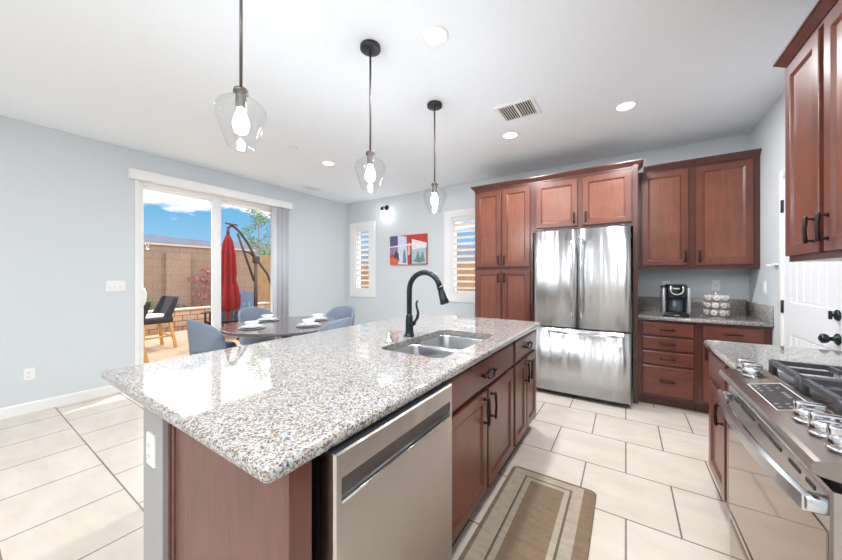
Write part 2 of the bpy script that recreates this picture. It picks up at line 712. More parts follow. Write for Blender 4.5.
# blinds
bl = thing('vertical_blind', 'white vertical blind drawn to the right end of the sliding door', 'blind', (WX, 2.2, 2.4))
mb = MB().box(WX + .005, WX + .105, 1.145, 3.19, 2.41, 2.515, .004)
part('valance', mb, 'white_trim', bl)
for i in range(9):
    y = 2.885 + i * .028
    mb = MB()
    a = R((40, 88, 66)[i % 3])
    dx, dy = .044 * math.sin(a), .044 * math.cos(a)
    pts = []
    for kk in range(7):
        t = kk / 6 * 2 - 1
        bow = .006 * (1 - t * t)
        pts.append((WX + .055 + dx * t + bow * math.cos(a), y + dy * t - bow * math.sin(a)))
    lo = [(px, py, .04) for px, py in pts] + [(px + .0015, py + .0015, .04) for px, py in reversed(pts)]
    hi = [(p[0], p[1], 2.39) for p in lo]
    mb.loft([lo, hi])
    part('slat', mb, 'blind_vinyl', bl)

# ---- back windows with shutters
for i, (a, b_, z0, z1) in enumerate(wins):
    mb = MB()
    A, B, Z0, Z1 = a - .12, b_ + .12, z0 - .10, z1 + .11
    for q in ((A, a, Z0, Z1), (b_, B, Z0, Z1), (a, b_, Z0, z0), (a, b_, z1, Z1)):
        mb.box(q[0], q[1], NY - .022, NY, q[2], q[3])
    for q in ((a, a + .03, z0, z1), (b_ - .03, b_, z0, z1), (a, b_, z0, z0 + .03), (a, b_, z1 - .03, z1)):
        mb.box(q[0], q[1], NY + .07, NY + .13, q[2], q[3])
    wf = struct('window_%d' % (i + 1), mb, 'white_trim', label='white window with louvred shutter ' + ('beside the room corner' if i == 0 else 'beside the tall pantry cabinet'))
    MB().box(a + .02, b_ - .02, NY + .10, NY + .105, z0 + .02, z1 - .02).build('pane', 'window_glass', wf)
    sh = thing('window_shutter', 'white louvred shutter in the window ' + ('left of the painting' if i == 0 else 'right of the painting'), 'shutter', ((a + b_) / 2, NY + .02, z0), group='plantation shutters')
    mb = MB()
    for q in ((a, a + .045, z0, z1), (b_ - .045, b_, z0, z1), (a + .045, b_ - .045, z0, z0 + .075), (a + .045, b_ - .045, z1 - .075, z1)):
        mb.box(q[0] + .001, q[1] - .001, NY - .008, NY + .024, q[2] + .001, q[3] - .001)
    part('frame', mb, 'white_trim', sh)
    nl = 11
    for kk in range(nl):
        zc = z0 + .075 + (kk + .5) * (z1 - z0 - .15) / nl
        mb = MB()
        lp = []
        for t in range(10):
            an = 2 * PI * t / 10
            lx, lz = .040 * math.cos(an), .006 * math.sin(an)
            ca, sa = math.cos(R(-24)), math.sin(R(-24))
            lp.append((NY + .012 + lx * ca - lz * sa, zc + lx * sa + lz * ca))
        mb.prism(lp, 'x', a + .045, b_ - .045)
        part('louver', mb, 'white_trim', sh)

# ---- white panel door on the right wall
dy0, dy1, dz1 = 2.79, 3.62, 2.06
mb = MB(frame_to((EX, 0, 0), (0, 1, 0), (-1, 0, 0)))
mb.xf = frame_to((EX, dy1, 0), (0, -1, 0), (-1, 0, 0))
Wd = dy1 - dy0
for q in ((-.075, 0, 0, dz1 + .075), (Wd, Wd + .075, 0, dz1 + .075), (0, Wd, dz1, dz1 + .075)):
    mb.box(q[0], q[1], -.02, 0, q[2], q[3], .004, 1)
struct('trim_2', mb, 'white_trim', label='white casing around the panel door')
mb = MB(frame_to((EX, dy1, 0), (0, -1, 0), (-1, 0, 0)))
st = .11
for q in ((0.003, st, .01, dz1), (Wd - st, Wd - .003, .01, dz1), (st, Wd - st, .01, .22), (st, Wd - st, .86, 1.10), (st, Wd - st, dz1 - .12, dz1)):
    mb.box(q[0], q[1], -.012, .0, q[2], q[3])
for z0, z1 in ((.22, .86), (1.10, dz1 - .12)):
    n = 6
    mb.box(st, Wd - st, -.002, 0, z0, z1)
    pw = (Wd - 2 * st) / n
    for j in range(n):
        mb.rings(st + j * pw + .002, st + (j + 1) * pw - .002, z0 + .012, z1 - .012, [(0, .001), (.006, .007)])
door2 = struct('door_2', mb, 'white_door', label='white panel door with black knob and deadbolt')
mb = MB()
mb.lathe([(.034, 0), (.034, -.006), (.028, -.011), (.013, -.013), (.012, -.034), (.022, -.04), (.029, -.052), (.027, -.066), (.014, -.074)], (EX - .012, 2.86, .93), 20, 'x')
mb.build('knob', 'faucet_black', door2)
mb = MB()
mb.lathe([(.032, 0), (.032, -.008), (.024, -.014), (.008, -.016), (.008, -.03)], (EX - .012, 2.86, 1.07), 20, 'x')
mb.box(EX - .05, EX - .036, 2.852, 2.868, 1.045, 1.095, .003)
mb.build('deadbolt', 'faucet_black', door2)
for z in (.25, 1.06, 1.85):
    MB().box(EX - .024, EX - .010, dy1 - .006, dy1 + .02, z - .05, z + .05, .002).build('hinge', 'dark_grey_metal', door2)
# door stop / hook rail on the right wall
hk = thing('wall_hook', 'small white hook bracket on the wall beside the panel door', 'hook', (EX, 3.74, 1.40))
mb = MB().box(EX - .022, EX, 3.71, 3.83, 1.385, 1.405, .004)
part('plate', mb, 'white_plastic', hk)
for y in (3.73, 3.77, 3.81):
    part('peg', MB().tube([(EX - .02, y, 1.392), (EX - .05, y, 1.385), (EX - .058, y, 1.395)], .005), 'white_plastic', hk)


# ---------------------------------------------------------------- wall plates
def wall_plate(name, label, cat, origin, u, n, gangs, kindp, proud=.006, group=None):
    t = thing(name, label, cat, origin, 0, group)
    fm = frame_to(origin, u, n)
    wd = .07 + (gangs - 1) * .046
    mb = MB(fm)
    mb.rings(-wd / 2, wd / 2, -.057, .057, [(0, 0), (0, proud * .5), (.004, proud)])
    part('cover_plate', mb, 'white_plastic', t)
    for g in range(gangs):
        cu = (g - (gangs - 1) / 2) * .046
        if kindp == 'switch':
            mb = MB(fm).box(cu - .0165, cu + .0165, -proud - .003, -proud + .001, -.033, .033, .001, 1)
            part('rocker', mb, 'white_trim', t)
        elif kindp == 'outlet':
            for s in (-1, 1):
                mb = MB(fm).box(cu - .0165, cu + .0165, -proud - .002, -proud + .001, s * .019 - .0135, s * .019 + .0135, .003, 2)
                rc = part('receptacle', mb, 'white_trim', t)
                mb = MB(fm)
                for du in (-.0065, .0065):
                    mb.box(cu + du - .0012, cu + du + .0012, -proud - .0026, -proud - .0018, s * .019 - .002, s * .019 + .006)
                mb.box(cu - .002, cu + .002, -proud - .0026, -proud - .0018, s * .019 - .009, s * .019 - .005)
                part('slot', mb, 'dark_slot', rc)
        else:
            mb = MB(fm).lathe([(.006, -proud + .001), (.006, -proud - .004), (.003, -proud - .007)], (cu, 0, 0), 12, 'y')
            part('jack', mb, 'silver_plastic', t)
    return t


wall_plate('light_switch', 'white three-rocker switch plate on the left wall beside the sliding door', 'switch', (WX, 1.055, 1.19), (0, 1, 0), (1, 0, 0), 3, 'switch')
wall_plate('wall_outlet', 'white outlet low on the left wall near the floor', 'outlet', (WX, .45, .365), (0, 1, 0), (1, 0, 0), 1, 'outlet')
wall_plate('wall_outlet', 'white outlet on the back wall partly hidden behind the coffee maker', 'outlet', (.385, NY, 1.19), (1, 0, 0), (0, -1, 0), 1, 'outlet')
wall_plate('wall_jack', 'white single-hole plate on the back wall above the pod carousel', 'wall plate', (.80, NY, 1.20), (1, 0, 0), (0, -1, 0), 1, 'jack')
wall_plate('light_switch', 'narrow white switch plate on the right wall beside the panel door casing', 'switch', (EX, 4.06, 1.20), (0, -1, 0), (-1, 0, 0), 1, 'switch')

# ---------------------------------------------------------------- ceiling fittings
cans = [(-.97, 1.64, 'recessed ceiling light nearest the camera, above the sink'), (0.0, 3.21, 'recessed ceiling light in front of the fridge cabinets, far right'),
        (-1.0, 3.22, 'recessed ceiling light beside the ceiling vent'), (-3.22, 2.73, 'recessed ceiling light above the dining table')]
hidden = [(.1, .9), (-1.0, -.2), (-1.6, -1.4), (.2, -.9), (-3.3, -2.4), (-1.4, -2.9), (.2, -2.6)]  # unseen lamps added to brighten the room


def can_light(x, y, label, k=1.0):
    t = thing('recessed_light', label, 'ceiling light', (x, y, CZ), group='recessed ceiling lights')
    mb = MB().lathe([(.066, CZ - .001), (.066, CZ - .007), (.076, CZ - .007), (.083, CZ - .003), (.083, CZ)], (x, y, 0), 28, cap0=False, cap1=False)
    part('trim_ring', mb, 'white_plastic', t)
    mb = MB().lathe([(.001, CZ - .003), (.067, CZ - .003)], (x, y, 0), 28, cap0=False, cap1=False)
    part('lens', mb, 'can_glow', t)
    ld = bpy.data.lights.new('can_lamp', 'AREA')
    ld.shape = 'DISK'
    ld.size = .13
    ld.energy = CAN_POWER * k
    ld.color = (.97, .985, 1)
    lo = bpy.data.objects.new('can_lamp', ld)
    COL.objects.link(lo)
    lo.parent = t
    lo.location = (0, 0, -.012)
    return t


for x, y, l in cans:
    can_light(x, y, l, 1.5 if y > 3 else 1.0)
for i, (x, y) in enumerate(hidden):
    can_light(x, y, 'added fill light in the ceiling over the unseen part of the room')['group'] = 'added fill lights over the unseen part of the room'


def vent(name, label, x0, x1, y0, y1, ns, split=True):
    t = thing(name, label, 'vent', ((x0 + x1) / 2, (y0 + y1) / 2, CZ))
    mb = MB()
    fw = .03
    for q in ((x0, x0 + fw, y0, y1), (x1 - fw, x1, y0, y1), (x0 + fw, x1 - fw, y0, y0 + fw), (x0 + fw, x1 - fw, y1 - fw, y1)):
        mb.box(q[0], q[1], q[2], q[3], CZ - .01, CZ)
    if split:
        mb.box((x0 + x1) / 2 - .005, (x0 + x1) / 2 + .005, y0 + fw, y1 - fw, CZ - .009, CZ)
    part('frame', mb, 'white_trim', t)
    part('backing', MB().box(x0 + fw, x1 - fw, y0 + fw, y1 - fw, CZ - .0015, CZ - .0005), 'dark_slot', t)
    n = ns
    for i in range(n):
        xx = x0 + fw + (i + .5) * (x1 - x0 - 2 * fw) / n
        lean = .006 if xx < (x0 + x1) / 2 else -.006
        mb = MB().bar((xx + lean * .3, y0 + fw, CZ - .006), (xx + lean * .3, y1 - fw, CZ - .006), .0045, .006)
        part('vane', mb, 'white_trim', t)
    return t


vent('ceiling_vent', 'square white ceiling vent with two banks of vanes', -.96, -.63, 2.62, 2.93, 14)
vent('ceiling_vent', 'small white ceiling vent near the sliding door', -4.45, -4.30, 3.18, 3.50, 6, False)
t = thing('ceiling_cover', 'small round white cover plate on the ceiling over the dining table', 'cover plate', (-3.16, 2.16, CZ))
part('disc', MB().lathe([(.06, CZ), (.06, CZ - .008), (.05, CZ - .014)], (-3.16, 2.16, 0), 24), 'white_plastic', t)


# ---------------------------------------------------------------- pendants
def pendant():
    t = thing('pendant_light', '', 'pendant light', (-1.355, .69, CZ), group='clear glass pendants over the island')
    mb = MB().lathe([(.064, 0), (.064, -.022), (.058, -.026), (.012, -.028)], seg=28)
    mb.build('canopy', 'dark_grey_metal', t)
    mb = MB().tube([(0, 0, -.02), (0, 0, -.68)], .0065, 10)
    mb.build('rod', 'gunmetal', t)
    mb = MB().lathe([(.008, -.665), (.027, -.672), (.03, -.682), (.03, -.69), (.021, -.692), (.021, -.752), (.017, -.756)], seg=20)
    sk = mb.build('socket', 'gunmetal', t)
    outer = [(.030, -.705), (.056, -.716), (.084, -.736), (.098, -.760), (.097, -.778), (.085, -.820), (.069, -.868), (.055, -.910), (.048, -.922)]
    pr = outer + [(r - .0025, z) for r, z in reversed(outer)]
    mb = MB().lathe(pr, seg=36, cap0=False, cap1=False)
    mb.build('glass_shade', 'pendant_glass', t)
    mb = MB().lathe([(.012, -.752), (.014, -.765), (.024, -.79), (.030, -.812), (.030, -.83), (.022, -.852), (.004, -.862)], seg=18)
    mb.build('bulb', 'bulb_glow', t)
    return t


p0 = pendant()
lab = ['clear glass pendant nearest the camera, its canopy out of view', 'middle clear glass pendant over the sink', 'farthest clear glass pendant, toward the pantry cabinet']
for i in range(3):
    p = p0 if i == 0 else copy_tree(p0)
    p.location = (-1.36, .69 + .80 * i, CZ)
    p['label'] = lab[i]

# ---------------------------------------------------------------- wall sconce and painting
t = thing('wall_sconce', 'small black sconce with glass shade high on the back wall', 'sconce', (-3.70, NY, 2.56))
part('backplate', MB().lathe([(.05, 0), (.05, -.012), (.04, -.02), (.012, -.022)], (-3.70, NY, 2.56), 24, 'y'), 'faucet_black', t)
part('arm', MB().tube([(-3.70, NY - .015, 2.56), (-3.70, NY - .10, 2.565), (-3.70, NY - .13, 2.55), (-3.70, NY - .135, 2.53)], .009), 'faucet_black', t)
part('socket', MB().lathe([(.02, .02), (.028, .01), (.028, -.04), (.02, -.045)], (-3.70, NY - .135, 2.53), 18), 'faucet_black', t)
sprof = [(.03, -.02), (.05, -.05), (.062, -.09), (.064, -.17)]
part('glass_shade', MB().lathe(sprof + [(r - .0025, z) for r, z in reversed(sprof)], (-3.70, NY - .135, 2.53), 24, cap0=False, cap1=False), 'pendant_glass', t)
part('bulb', MB().lathe([(.012, -.045), (.022, -.07), (.026, -.095), (.02, -.12), (.004, -.132)], (-3.70, NY - .135, 2.53), 16), 'sconce_glow', t)

PAL = [(196, 60, 52), (96, 92, 138), (206, 214, 238), (236, 226, 232), (214, 106, 70), (70, 62, 78), (168, 196, 206), (110, 140, 140), (238, 170, 150), (150, 130, 170)]
for i, c in enumerate(PAL):
    plain('paint_%d' % i, c, .5, var=.1, nscale=25)
px0, px1, pz0, pz1 = -3.60, -2.81, 1.50, 2.02
mb = MB()
mb.box(px0, px1, NY - .03, NY, pz0, pz1)


def patch(mi, pts, lift):
    mb.mi = mi
    y = NY - .03 - .0004 * lift
    vs = [mb._v((px0 + (px1 - px0) * a, y, pz0 + (pz1 - pz0) * b)) for a, b in pts]
    mb._f(vs)


patch(0, [(0, 0), (1, 0), (1, 1), (0, 1)], 1)
patch(1, [(0, .6), (.22, .62), (.22, 1), (0, 1)], 2)
patch(9, [(0, .35), (.23, .4), (.23, .62), (0, .56)], 3)
patch(4, [(0, .0), (.24, 0), (.24, .22), (.12, .3), (0, .24)], 3)
patch(5, [(.1, .25), (.17, .5), (.25, .38), (.27, .1), (.2, .22)], 4)
patch(2, [(.23, .02), (.5, 0), (.47, .95), (.23, 1)], 3)
patch(7, [(.36, .06), (.47, .06), (.43, .52), (.39, .48)], 4)
patch(6, [(.6, .02), (.99, .02), (.99, .62), (.6, .6)], 3)
patch(3, [(.6, .5), (1, .55), (1, .7), (.6, .86)], 4)
patch(8, [(.5, .3), (.6, .35), (.6, .75), (.5, .72)], 3)
patch(5, [(.57, .02), (.61, .02), (.61, .9), (.58, .95)], 5)
patch(7, [(.64, .12), (.72, .2), (.78, .48), (.83, .2), (.9, .46), (.96, .1), (.8, .05)], 5)
patch(3, [(.0, .6), (.5, .645), (1.0, .62), (1.0, .67), (.5, .70), (.0, .64)], 6)  # pale streak, glare put into the painting's colours
ob = mb.build('canvas_painting', ['paint_%d' % i for i in range(10)])
tag(ob, 'colourful unframed landscape painting in red, violet and pale blue on the back wall', 'painting')


# ================================================================ CABINETS
def door_front(mb, u0, u1, w0, w1, fw=.058):
    mb.rings(u0, u1, w0, w1, [(0, 0), (0, .017), (.003, .020), (fw - .004, .020), (fw, .018), (fw + .012, .009)])
    f = mb.bm.faces
    f.ensure_lookup_table()
    f[-1].material_index = 1


def slab_front(mb, u0, u1, w0, w1):
    mb.rings(u0, u1, w0, w1, [(0, 0), (0, .014), (.004, .018), (.010, .020)])


def pull(fm, u, w, L, vertical, n0=.020, mat='bronze'):
    """a bar pull; returns its MB"""
    mb = MB(fm)
    h = L / 2

    def P(s, n):
        return (u, -n, w + s) if vertical else (u + s, -n, w)
    mb.tube([P(-h, n0 - .001), P(-h, n0 + .022)], .0055, 8)
    mb.tube([P(h, n0 - .001), P(h, n0 + .022)], .0055, 8)
    mb.tube([P(-h - .012, n0 + .026), P(-h, n0 + .027), P(0, n0 + .030), P(h, n0 + .027), P(h + .012, n0 + .026)], [.006, .0082, .0074, .0082, .006], 8)
    for s in (-1, 1):
        mb.lathe([(.010, 0), (.010, -.004), (.006, -.006)], P(s * h, n0), 10, 'y')
    return mb


def carcass(mb, u0, u1, d, w0, w1, toe=0, open_=False):
    """box behind the face plane n=0, to depth d; toe = kick height"""
    mb.box(u0, u1, 0, d, w0 + toe, w1)
    if toe:
        mb.box(u0 + .002, u1 - .002, .075, d, w0, w0 + toe + .001)


def cab_part(t, name, mb, mat):
    return part(name, mb, mat, t)


def cabinet(name, label, fm, u0, u1, d, w0, w1, doors=(), drawers=(), toe=0, cat='cabinet', group=None, mat='cherry', PL=.096, hollow=False):
    o = fm @ Vector(((u0 + u1) / 2, d / 2, w0))
    t = thing(name, label, cat, tuple(o), 0, group)
    mb = MB(fm)
    if hollow:
        mb.box(u0, u0 + .018, 0, d, w0 + toe, w1)
        mb.box(u1 - .018, u1, 0, d, w0 + toe, w1)
        mb.box(u0 + .018, u1 - .018, 0, .018, w0 + toe, w1)
        mb.box(u0 + .018, u1 - .018, d - .012, d, w0 + toe, w1)
        mb.box(u0 + .018, u1 - .018, .018, d - .012, w0 + toe, w0 + toe + .018)
        mb.box(u0 + .002, u1 - .002, .075, d, w0, w0 + toe + .001)
    else:
        carcass(mb, u0, u1, d, w0, w1, toe)
    part('carcass', mb, 'cherry_frame', t)
    for (a, b_, z0, z1, hu, hw) in doors:
        mb = MB(fm)
        door_front(mb, a, b_, z0, z1)
        dr = part('door', mb, [mat, 'cherry_center'], t)
        if hu is not None:
            part('handle', pull(fm, hu, hw, PL, True), 'bronze', dr)
    for (a, b_, z0, z1, pl) in drawers:
        mb = MB(fm)
        slab_front(mb, a, b_, z0, z1)
        dr = part('drawer', mb, 'cherry_horizontal' if abs(fm[0][0]) > .5 else 'cherry_side', t)
        if pl == 'bar':
            part('handle', pull(fm, (a + b_) / 2, (z0 + z1) / 2, .096, False), 'bronze', dr)
        elif pl == 'ornate':
            cu, cw = (a + b_) / 2, (z0 + z1) / 2
            mb = MB(fm)
            for s in (-1, 1):
                pts = []
                for kk in range(11):
                    q = kk / 10 * 2 - 1
                    pts.append((cu + q * .056, -.040 - .005 * (1 - q * q), cw + s * (.004 + .023 * (1 - abs(q) ** 2.6))))
                mb.tube(pts, .0062, 8)
                mb.tube([(cu + s * .054, -.041, cw), (cu + s * .098, -.038, cw)], [.008, .0065], 8)
                mb.tube([(cu + s * .080, -.019, cw), (cu + s * .080, -.042, cw)], .008, 8)
            part('handle', mb, 'bronze', dr)
    return t


YF = 3.885      # face frames of the back wall run
fmB = frame_to((0, YF, 0), (1, 0, 0), (0, -1, 0))
DB = NY - YF - .002
# pantry
cabinet('pantry_cabinet', 'tall cherry pantry cabinet with four doors left of the fridge', fmB, -1.68, -.935, DB, 0, 2.43,
        doors=[(-1.665, -1.325, 1.415, 2.385, -1.352, 1.50), (-1.305, -.965, 1.415, 2.385, -1.278, 1.50),
               (-1.665, -1.325, .13, 1.375, -1.352, 1.28), (-1.305, -.965, .13, 1.375, -1.278, 1.28)], toe=.10)
cabinet('wall_cabinet', 'cherry two-door cabinet above the fridge', fmB, -.934, .062, DB, 1.815, 2.43,
        doors=[(-.893, -.452, 1.86, 2.385, -.485, 1.95), (-.402, .050, 1.86, 2.385, -.368, 1.95)])
t = thing('cabinet_gable', 'tall cherry side panel between fridge and coffee counter', 'panel', (.082, YF + .3, 0))
part('panel', MB().box(.063, .103, YF - .02, NY - .002, 0, 2.44), 'cherry_frame', t)


def crown(name, label, path):
    """crown moulding swept along a path of (x, y) corners with outward normals on the right-hand side"""
    prof = [(0, 2.412), (.006, 2.412), (.006, 2.426), (.011, 2.428), (.018, 2.437), (.032, 2.453), (.040, 2.463), (.046, 2.465), (.046, 2.477), (0, 2.477)]
    n = len(path)
    loops = []
    for i, p in enumerate(path):
        p = Vector((*p, 0))
        d0 = (Vector((*path[i], 0)) - Vector((*path[i - 1], 0))).normalized() if i > 0 else None
        d1 = (Vector((*path[i + 1], 0)) - Vector((*path[i], 0))).normalized() if i < n - 1 else None
        ns = [Vector((d.y, -d.x, 0)) for d in (d0, d1) if d is not None]
        off = ns[0] if len(ns) == 1 else (ns[0] + ns[1]) / (1 + ns[0].dot(ns[1]))
        loops.append([tuple(p + off * a + Vector((0, 0, z))) for a, z in prof])
    mb = MB().loft(loops, smooth=False)
    o = mb.build(name, 'cherry_dark')
    tag(o, label, 'molding')
    return o


crown('crown_molding', 'dark cherry crown molding along the pantry and fridge cabinets', [(-1.682, NY - .002), (-1.682, YF - .002), (.104, YF - .002), (.104, 4.12)])
# coffee counter wall cabinet
YU = 4.175
fmU = frame_to((0, YU, 0), (1, 0, 0), (0, -1, 0))
cabinet('wall_cabinet', 'cherry two-door cabinet on the wall above the coffee maker', fmU, .106, EX - .002, NY - YU - .002, 1.375, 2.43,
        doors=[(.145, .535, 1.41, 2.40, .508, 1.50), (.59, 1.0, 1.41, 2.40, .618, 1.50)])
crown('crown_molding', 'dark cherry crown molding over the coffee maker cabinet', [(.16, YU - .002), (EX - .003, YU - .002)])
# base drawers and base cabinet
CT = .90
cabinet('drawer_base', 'cherry base cabinet with four stacked drawers right of the fridge', fmB, .106, .562, DB, 0, .862,
        drawers=[(.14, .535, .715, .838, 'bar'), (.14, .535, .575, .695, 'bar'), (.14, .535, .43, .553, 'bar'), (.14, .535, .13, .408, 'bar')], toe=.10)
cabinet('base_cabinet', 'cherry base cabinet with one drawer in the corner by the panel door', fmB, .564, EX - .002, DB, 0, .862,
        doors=[(.60, 1.0, .13, .68, .62, .58)], drawers=[(.60, 1.0, .715, .838, 'bar')], toe=.10)


def counter_slab(mb, loop, zt, th, hole=None, e=.012):
    """slab with eased edge following the closed loop (counter-clockwise), optional hole loop"""
    n = len(loop)
    P = [Vector((*p, 0)) for p in loop]

    def inset(d):
        res = []
        for i in range(n):
            a = (P[i] - P[i - 1])
            b = (P[(i + 1) % n] - P[i])
            if a.length < 1e-9 or b.length < 1e-9:
                a = b = (P[(i + 1) % n] - P[i - 1])
            a.normalize()
            b.normalize()
            na, nb = Vector((-a.y, a.x, 0)), Vector((-b.y, b.x, 0))
            res.append(P[i] + (na + nb) / max(.3, 1 + na.dot(nb)) * d)
        return res
    steps = [(e, zt - th), (e * .35, zt - th + e * .3), (0, zt - th + e), (0, zt - e), (e * .3, zt - e * .35), (e, zt)]
    rows = []
    for d, z in steps:
        rows.append([mb._v((p.x, p.y, z)) for p in inset(d)])
    for a, b in zip(rows, rows[1:]):
        for i in range(n):
            j = (i + 1) % n
            mb._f([a[i], a[j], b[j], b[i]], True)
    if hole is None:
        mb._f(rows[-1])
        mb._f(list(reversed(rows[0])))
        return
    hr = [[mb._v((x, y, z)) for x, y in hole] for z in (zt, zt - th)]
    m = len(hole)
    for i in range(m):
        j = (i + 1) % m
        mb._f([hr[0][i], hr[0][j], hr[1][j], hr[1][i]], False)
    mb.bm.edges.ensure_lookup_table()
    for outer, inner in ((rows[-1], hr[0]), (rows[0], hr[1])):
        es = []
        for lp in (outer, inner):
            for i in range(len(lp)):
                ed = mb.bm.edges.get((lp[i], lp[(i + 1) % len(lp)]))
                es.append(ed)
        bmesh.ops.triangle_fill(mb.bm, use_beauty=True, use_dissolve=False, edges=es)


t = thing('countertop', 'speckled granite countertop under the coffee maker right of the fridge', 'countertop', (.58, 4.18, .86))
mb = MB()
counter_slab(mb, [(.105, 3.848), (EX - .002, 3.848), (EX - .002, NY - .002), (.105, NY - .002)], CT, .036, e=.008)
part('slab', mb, 'granite', t)
mb = MB().box(.105, EX - .022, NY - .022, NY - .001, CT + .0005, 1.06, .003, 1)
t = thing('backsplash', 'low granite backsplash on the back wall behind the coffee maker', 'backsplash', (.58, 4.49, CT))
part('slab', mb, 'granite', t)
mb = MB().box(EX - .021, EX - .001, 3.852, NY - .002, CT + .0005, 1.045, .003, 1)
t = thing('backsplash', 'short granite backsplash on the right wall at the end of the coffee counter', 'backsplash', (EX, 4.15, CT))
part('slab', mb, 'granite', t)

# range-side base cabinet, counter and uppers
XF = .445
fmR = frame_to((XF, 0, 0), (0, -1, 0), (-1, 0, 0))     # u = -y


def ry(y):
    return -y


RY0, RY1 = .985, 1.740
cabinet('base_cabinet', 'cherry base cabinet between the range and the panel door', fmR, -2.60, -(RY1 + .012), EX - XF - .002, 0, .862,
        doors=[(-2.575, -2.205, .14, .66, -2.24, .57), (-2.165, -1.79, .14, .66, -1.825, .57)],
        drawers=[(-2.575, -2.205, .70, .838, None), (-2.165, -1.79, .70, .838, None)], toe=.10)
t = thing('countertop', 'short speckled granite countertop beside the gas range', 'countertop', (.72, 2.2, .86))
mb = MB()
lp = [(.408, RY1 + .006), (EX - .002, RY1 + .006), (EX - .002, 2.64), (.408 + .03, 2.64), (.408 + .012, 2.632), (.408, 2.61)]
counter_slab(mb, lp, CT, .036, e=.010)
part('slab', mb, 'granite', t)
fmRU = frame_to((.735, 0, 0), (0, -1, 0), (-1, 0, 0))
cabinet('wall_cabinet', 'cherry two-door cabinet on the right wall above the range counter', fmRU, -2.49, -1.735, EX - .735 - .002, 1.375, 2.43,
        doors=[(-2.475, -2.13, 1.405, 2.40, -2.165, 1.51), (-2.085, -1.75, 1.405, 2.40, -2.05, 1.51)], PL=.10)
cabinet('wall_cabinet', 'cherry wall cabinet above the range at the right edge', fmRU, -1.733, -.97, EX - .735 - .002, 1.70, 2.43,
        doors=[(-1.72, -1.36, 1.73, 2.40, -1.40, 1.83), (-1.345, -.985, 1.73, 2.40, -1.31, 1.83)])
crown('crown_molding', 'dark cherry crown molding on the right wall cabinets', [(EX - .003, 2.492), (.733, 2.492), (.733, .97)])

# ================================================================ REFRIGERATOR
t = thing('refrigerator', 'stainless French door refrigerator between cherry cabinets', 'refrigerator', (-.415, 4.0, 0))
FX0, FX1, FY = -.868, .040, 3.63
mb = MB().box(FX0 + .005, FX1 - .005, FY + .085, NY - .06, .03, 1.775)
for x in (FX0 + .06, FX1 - .06):
    for y in (FY + .14, NY - .14):
        mb.lathe([(.02, 0), (.02, .035)], (x, y, 0), 12)
part('body', mb, 'dark_grey_metal', t)
fmF = frame_to((0, FY + .08, 0), (1, 0, 0), (0, -1, 0))


def fdoor(a, b_, z0, z1, nm):
    mb = MB(fmF)
    loops = []
    prof = []
    nseg = 14
    for kk in range(nseg + 1):       # gently bowed front
        q = kk / nseg * 2 - 1
        uu = a + (b_ - a) * kk / nseg
        prof.append((uu, .071 + .006 * (1 - q * q) - (.012 if kk in (0, nseg) else 0)))
    poly = [(a, 0)] + prof + [(b_, 0)]
    lo = [(u, -n, z0) for u, n in poly]
    hi = [(u, -n, z1) for u, n in poly]
    mb.loft([lo, hi], smooth=True)
    return part(nm, mb, 'fridge_steel', t)


XM = -.430
d1 = fdoor(FX0, XM - .003, .755, 1.79, 'door')
d2 = fdoor(XM + .003, FX1, .755, 1.79, 'door')
d3 = fdoor(FX0, FX1, .055, .738, 'freezer_drawer')
for dd, u in ((d1, XM - .045), (d2, XM + .045)):
    mb = MB(fmF)
    mb.tube([(u, -.07, .86), (u, -.10, .875), (u, -.122, .93), (u, -.128, 1.25), (u, -.122, 1.62), (u, -.10, 1.675), (u, -.07, 1.69)], [.012, .014, .015, .015, .015, .014, .012], 12)
    part('handle', mb, 'chrome', dd)
mb = MB(fmF)
mb.tube([(FX0 + .16, -.07, .700), (FX0 + .16, -.105, .703), (FX0 + .2, -.125, .703), (XM, -.132, .703), (FX1 - .2, -.125, .703), (FX1 - .06, -.105, .703), (FX1 - .06, -.07, .700)], .014, 12)
part('handle', mb, 'chrome', d3)
part('grille', MB().box(FX0 + .02, FX1 - .02, FY + .06, FY + .09, .01, .05), 'black_plastic', t)
for x in (FX0 + .05, FX1 - .05):
    part('hinge_cover', MB().box(x - .04, x + .04, FY + .03, FY + .16, 1.79, 1.805, .004), 'dark_grey_metal', t)

# ================================================================ ISLAND
IX0, IX1, IY0, IY1 = -1.855, -.616, .362, 2.855
mb = MB().box(-1.52, -1.332, .414, 2.80, 0, .862)
struct('wall_island', mb, 'pony_shaded_grey', label='low grey half wall along the back of the island')
prf = [(-.010, 0), (0, 0), (0, .1), (-.010, .1)]
wall_plate('wall_outlet', 'white outlet on the end of the grey island half wall', 'outlet', (-1.43, .414, .675), (1, 0, 0), (0, -1, 0), 1, 'outlet', proud=.008)
t = thing('end_panel', 'flat cherry panel covering the near end of the island', 'panel', (-.99, .45, 0))
part('panel', MB().box(-1.33, -.67, .440, .462, 0, .862), 'cherry_panel', t)
mb = MB()
mb.box(-1.33, -1.315, .428, .440, 0, .862)
mb.lathe([(.006, 0), (.006, .862)], (-1.308, .438, 0), 10)
part('scribe_molding', mb, 'cherry_panel', t)
part('corner_post', MB().box(-.67, -.648, .436, .498, 0, .862), 'cherry', t)
fmI = frame_to((-.660, 0, 0), (0, 1, 0), (1, 0, 0))
part('stile', MB().box(-.71, -.6705, .463, .505, 0, .862), 'cherry', t)

# dishwasher
t = thing('dishwasher', 'stainless dishwasher under the near end of the island', 'dishwasher', (-.95, .83, 0))
W0, W1 = .528, 1.154
mb = MB().box(-1.30, -.655, W0 + .004, W1 - .004, .012, .855)
part('tub', mb, 'dark_grey_metal', t)
fmW = frame_to((-.655, 0, 0), (0, 1, 0), (1, 0, 0))
mb = MB(fmW)
zs0, zs1, hz0, hz1, ins = .115, .858, .732, .790, .022
D = .056
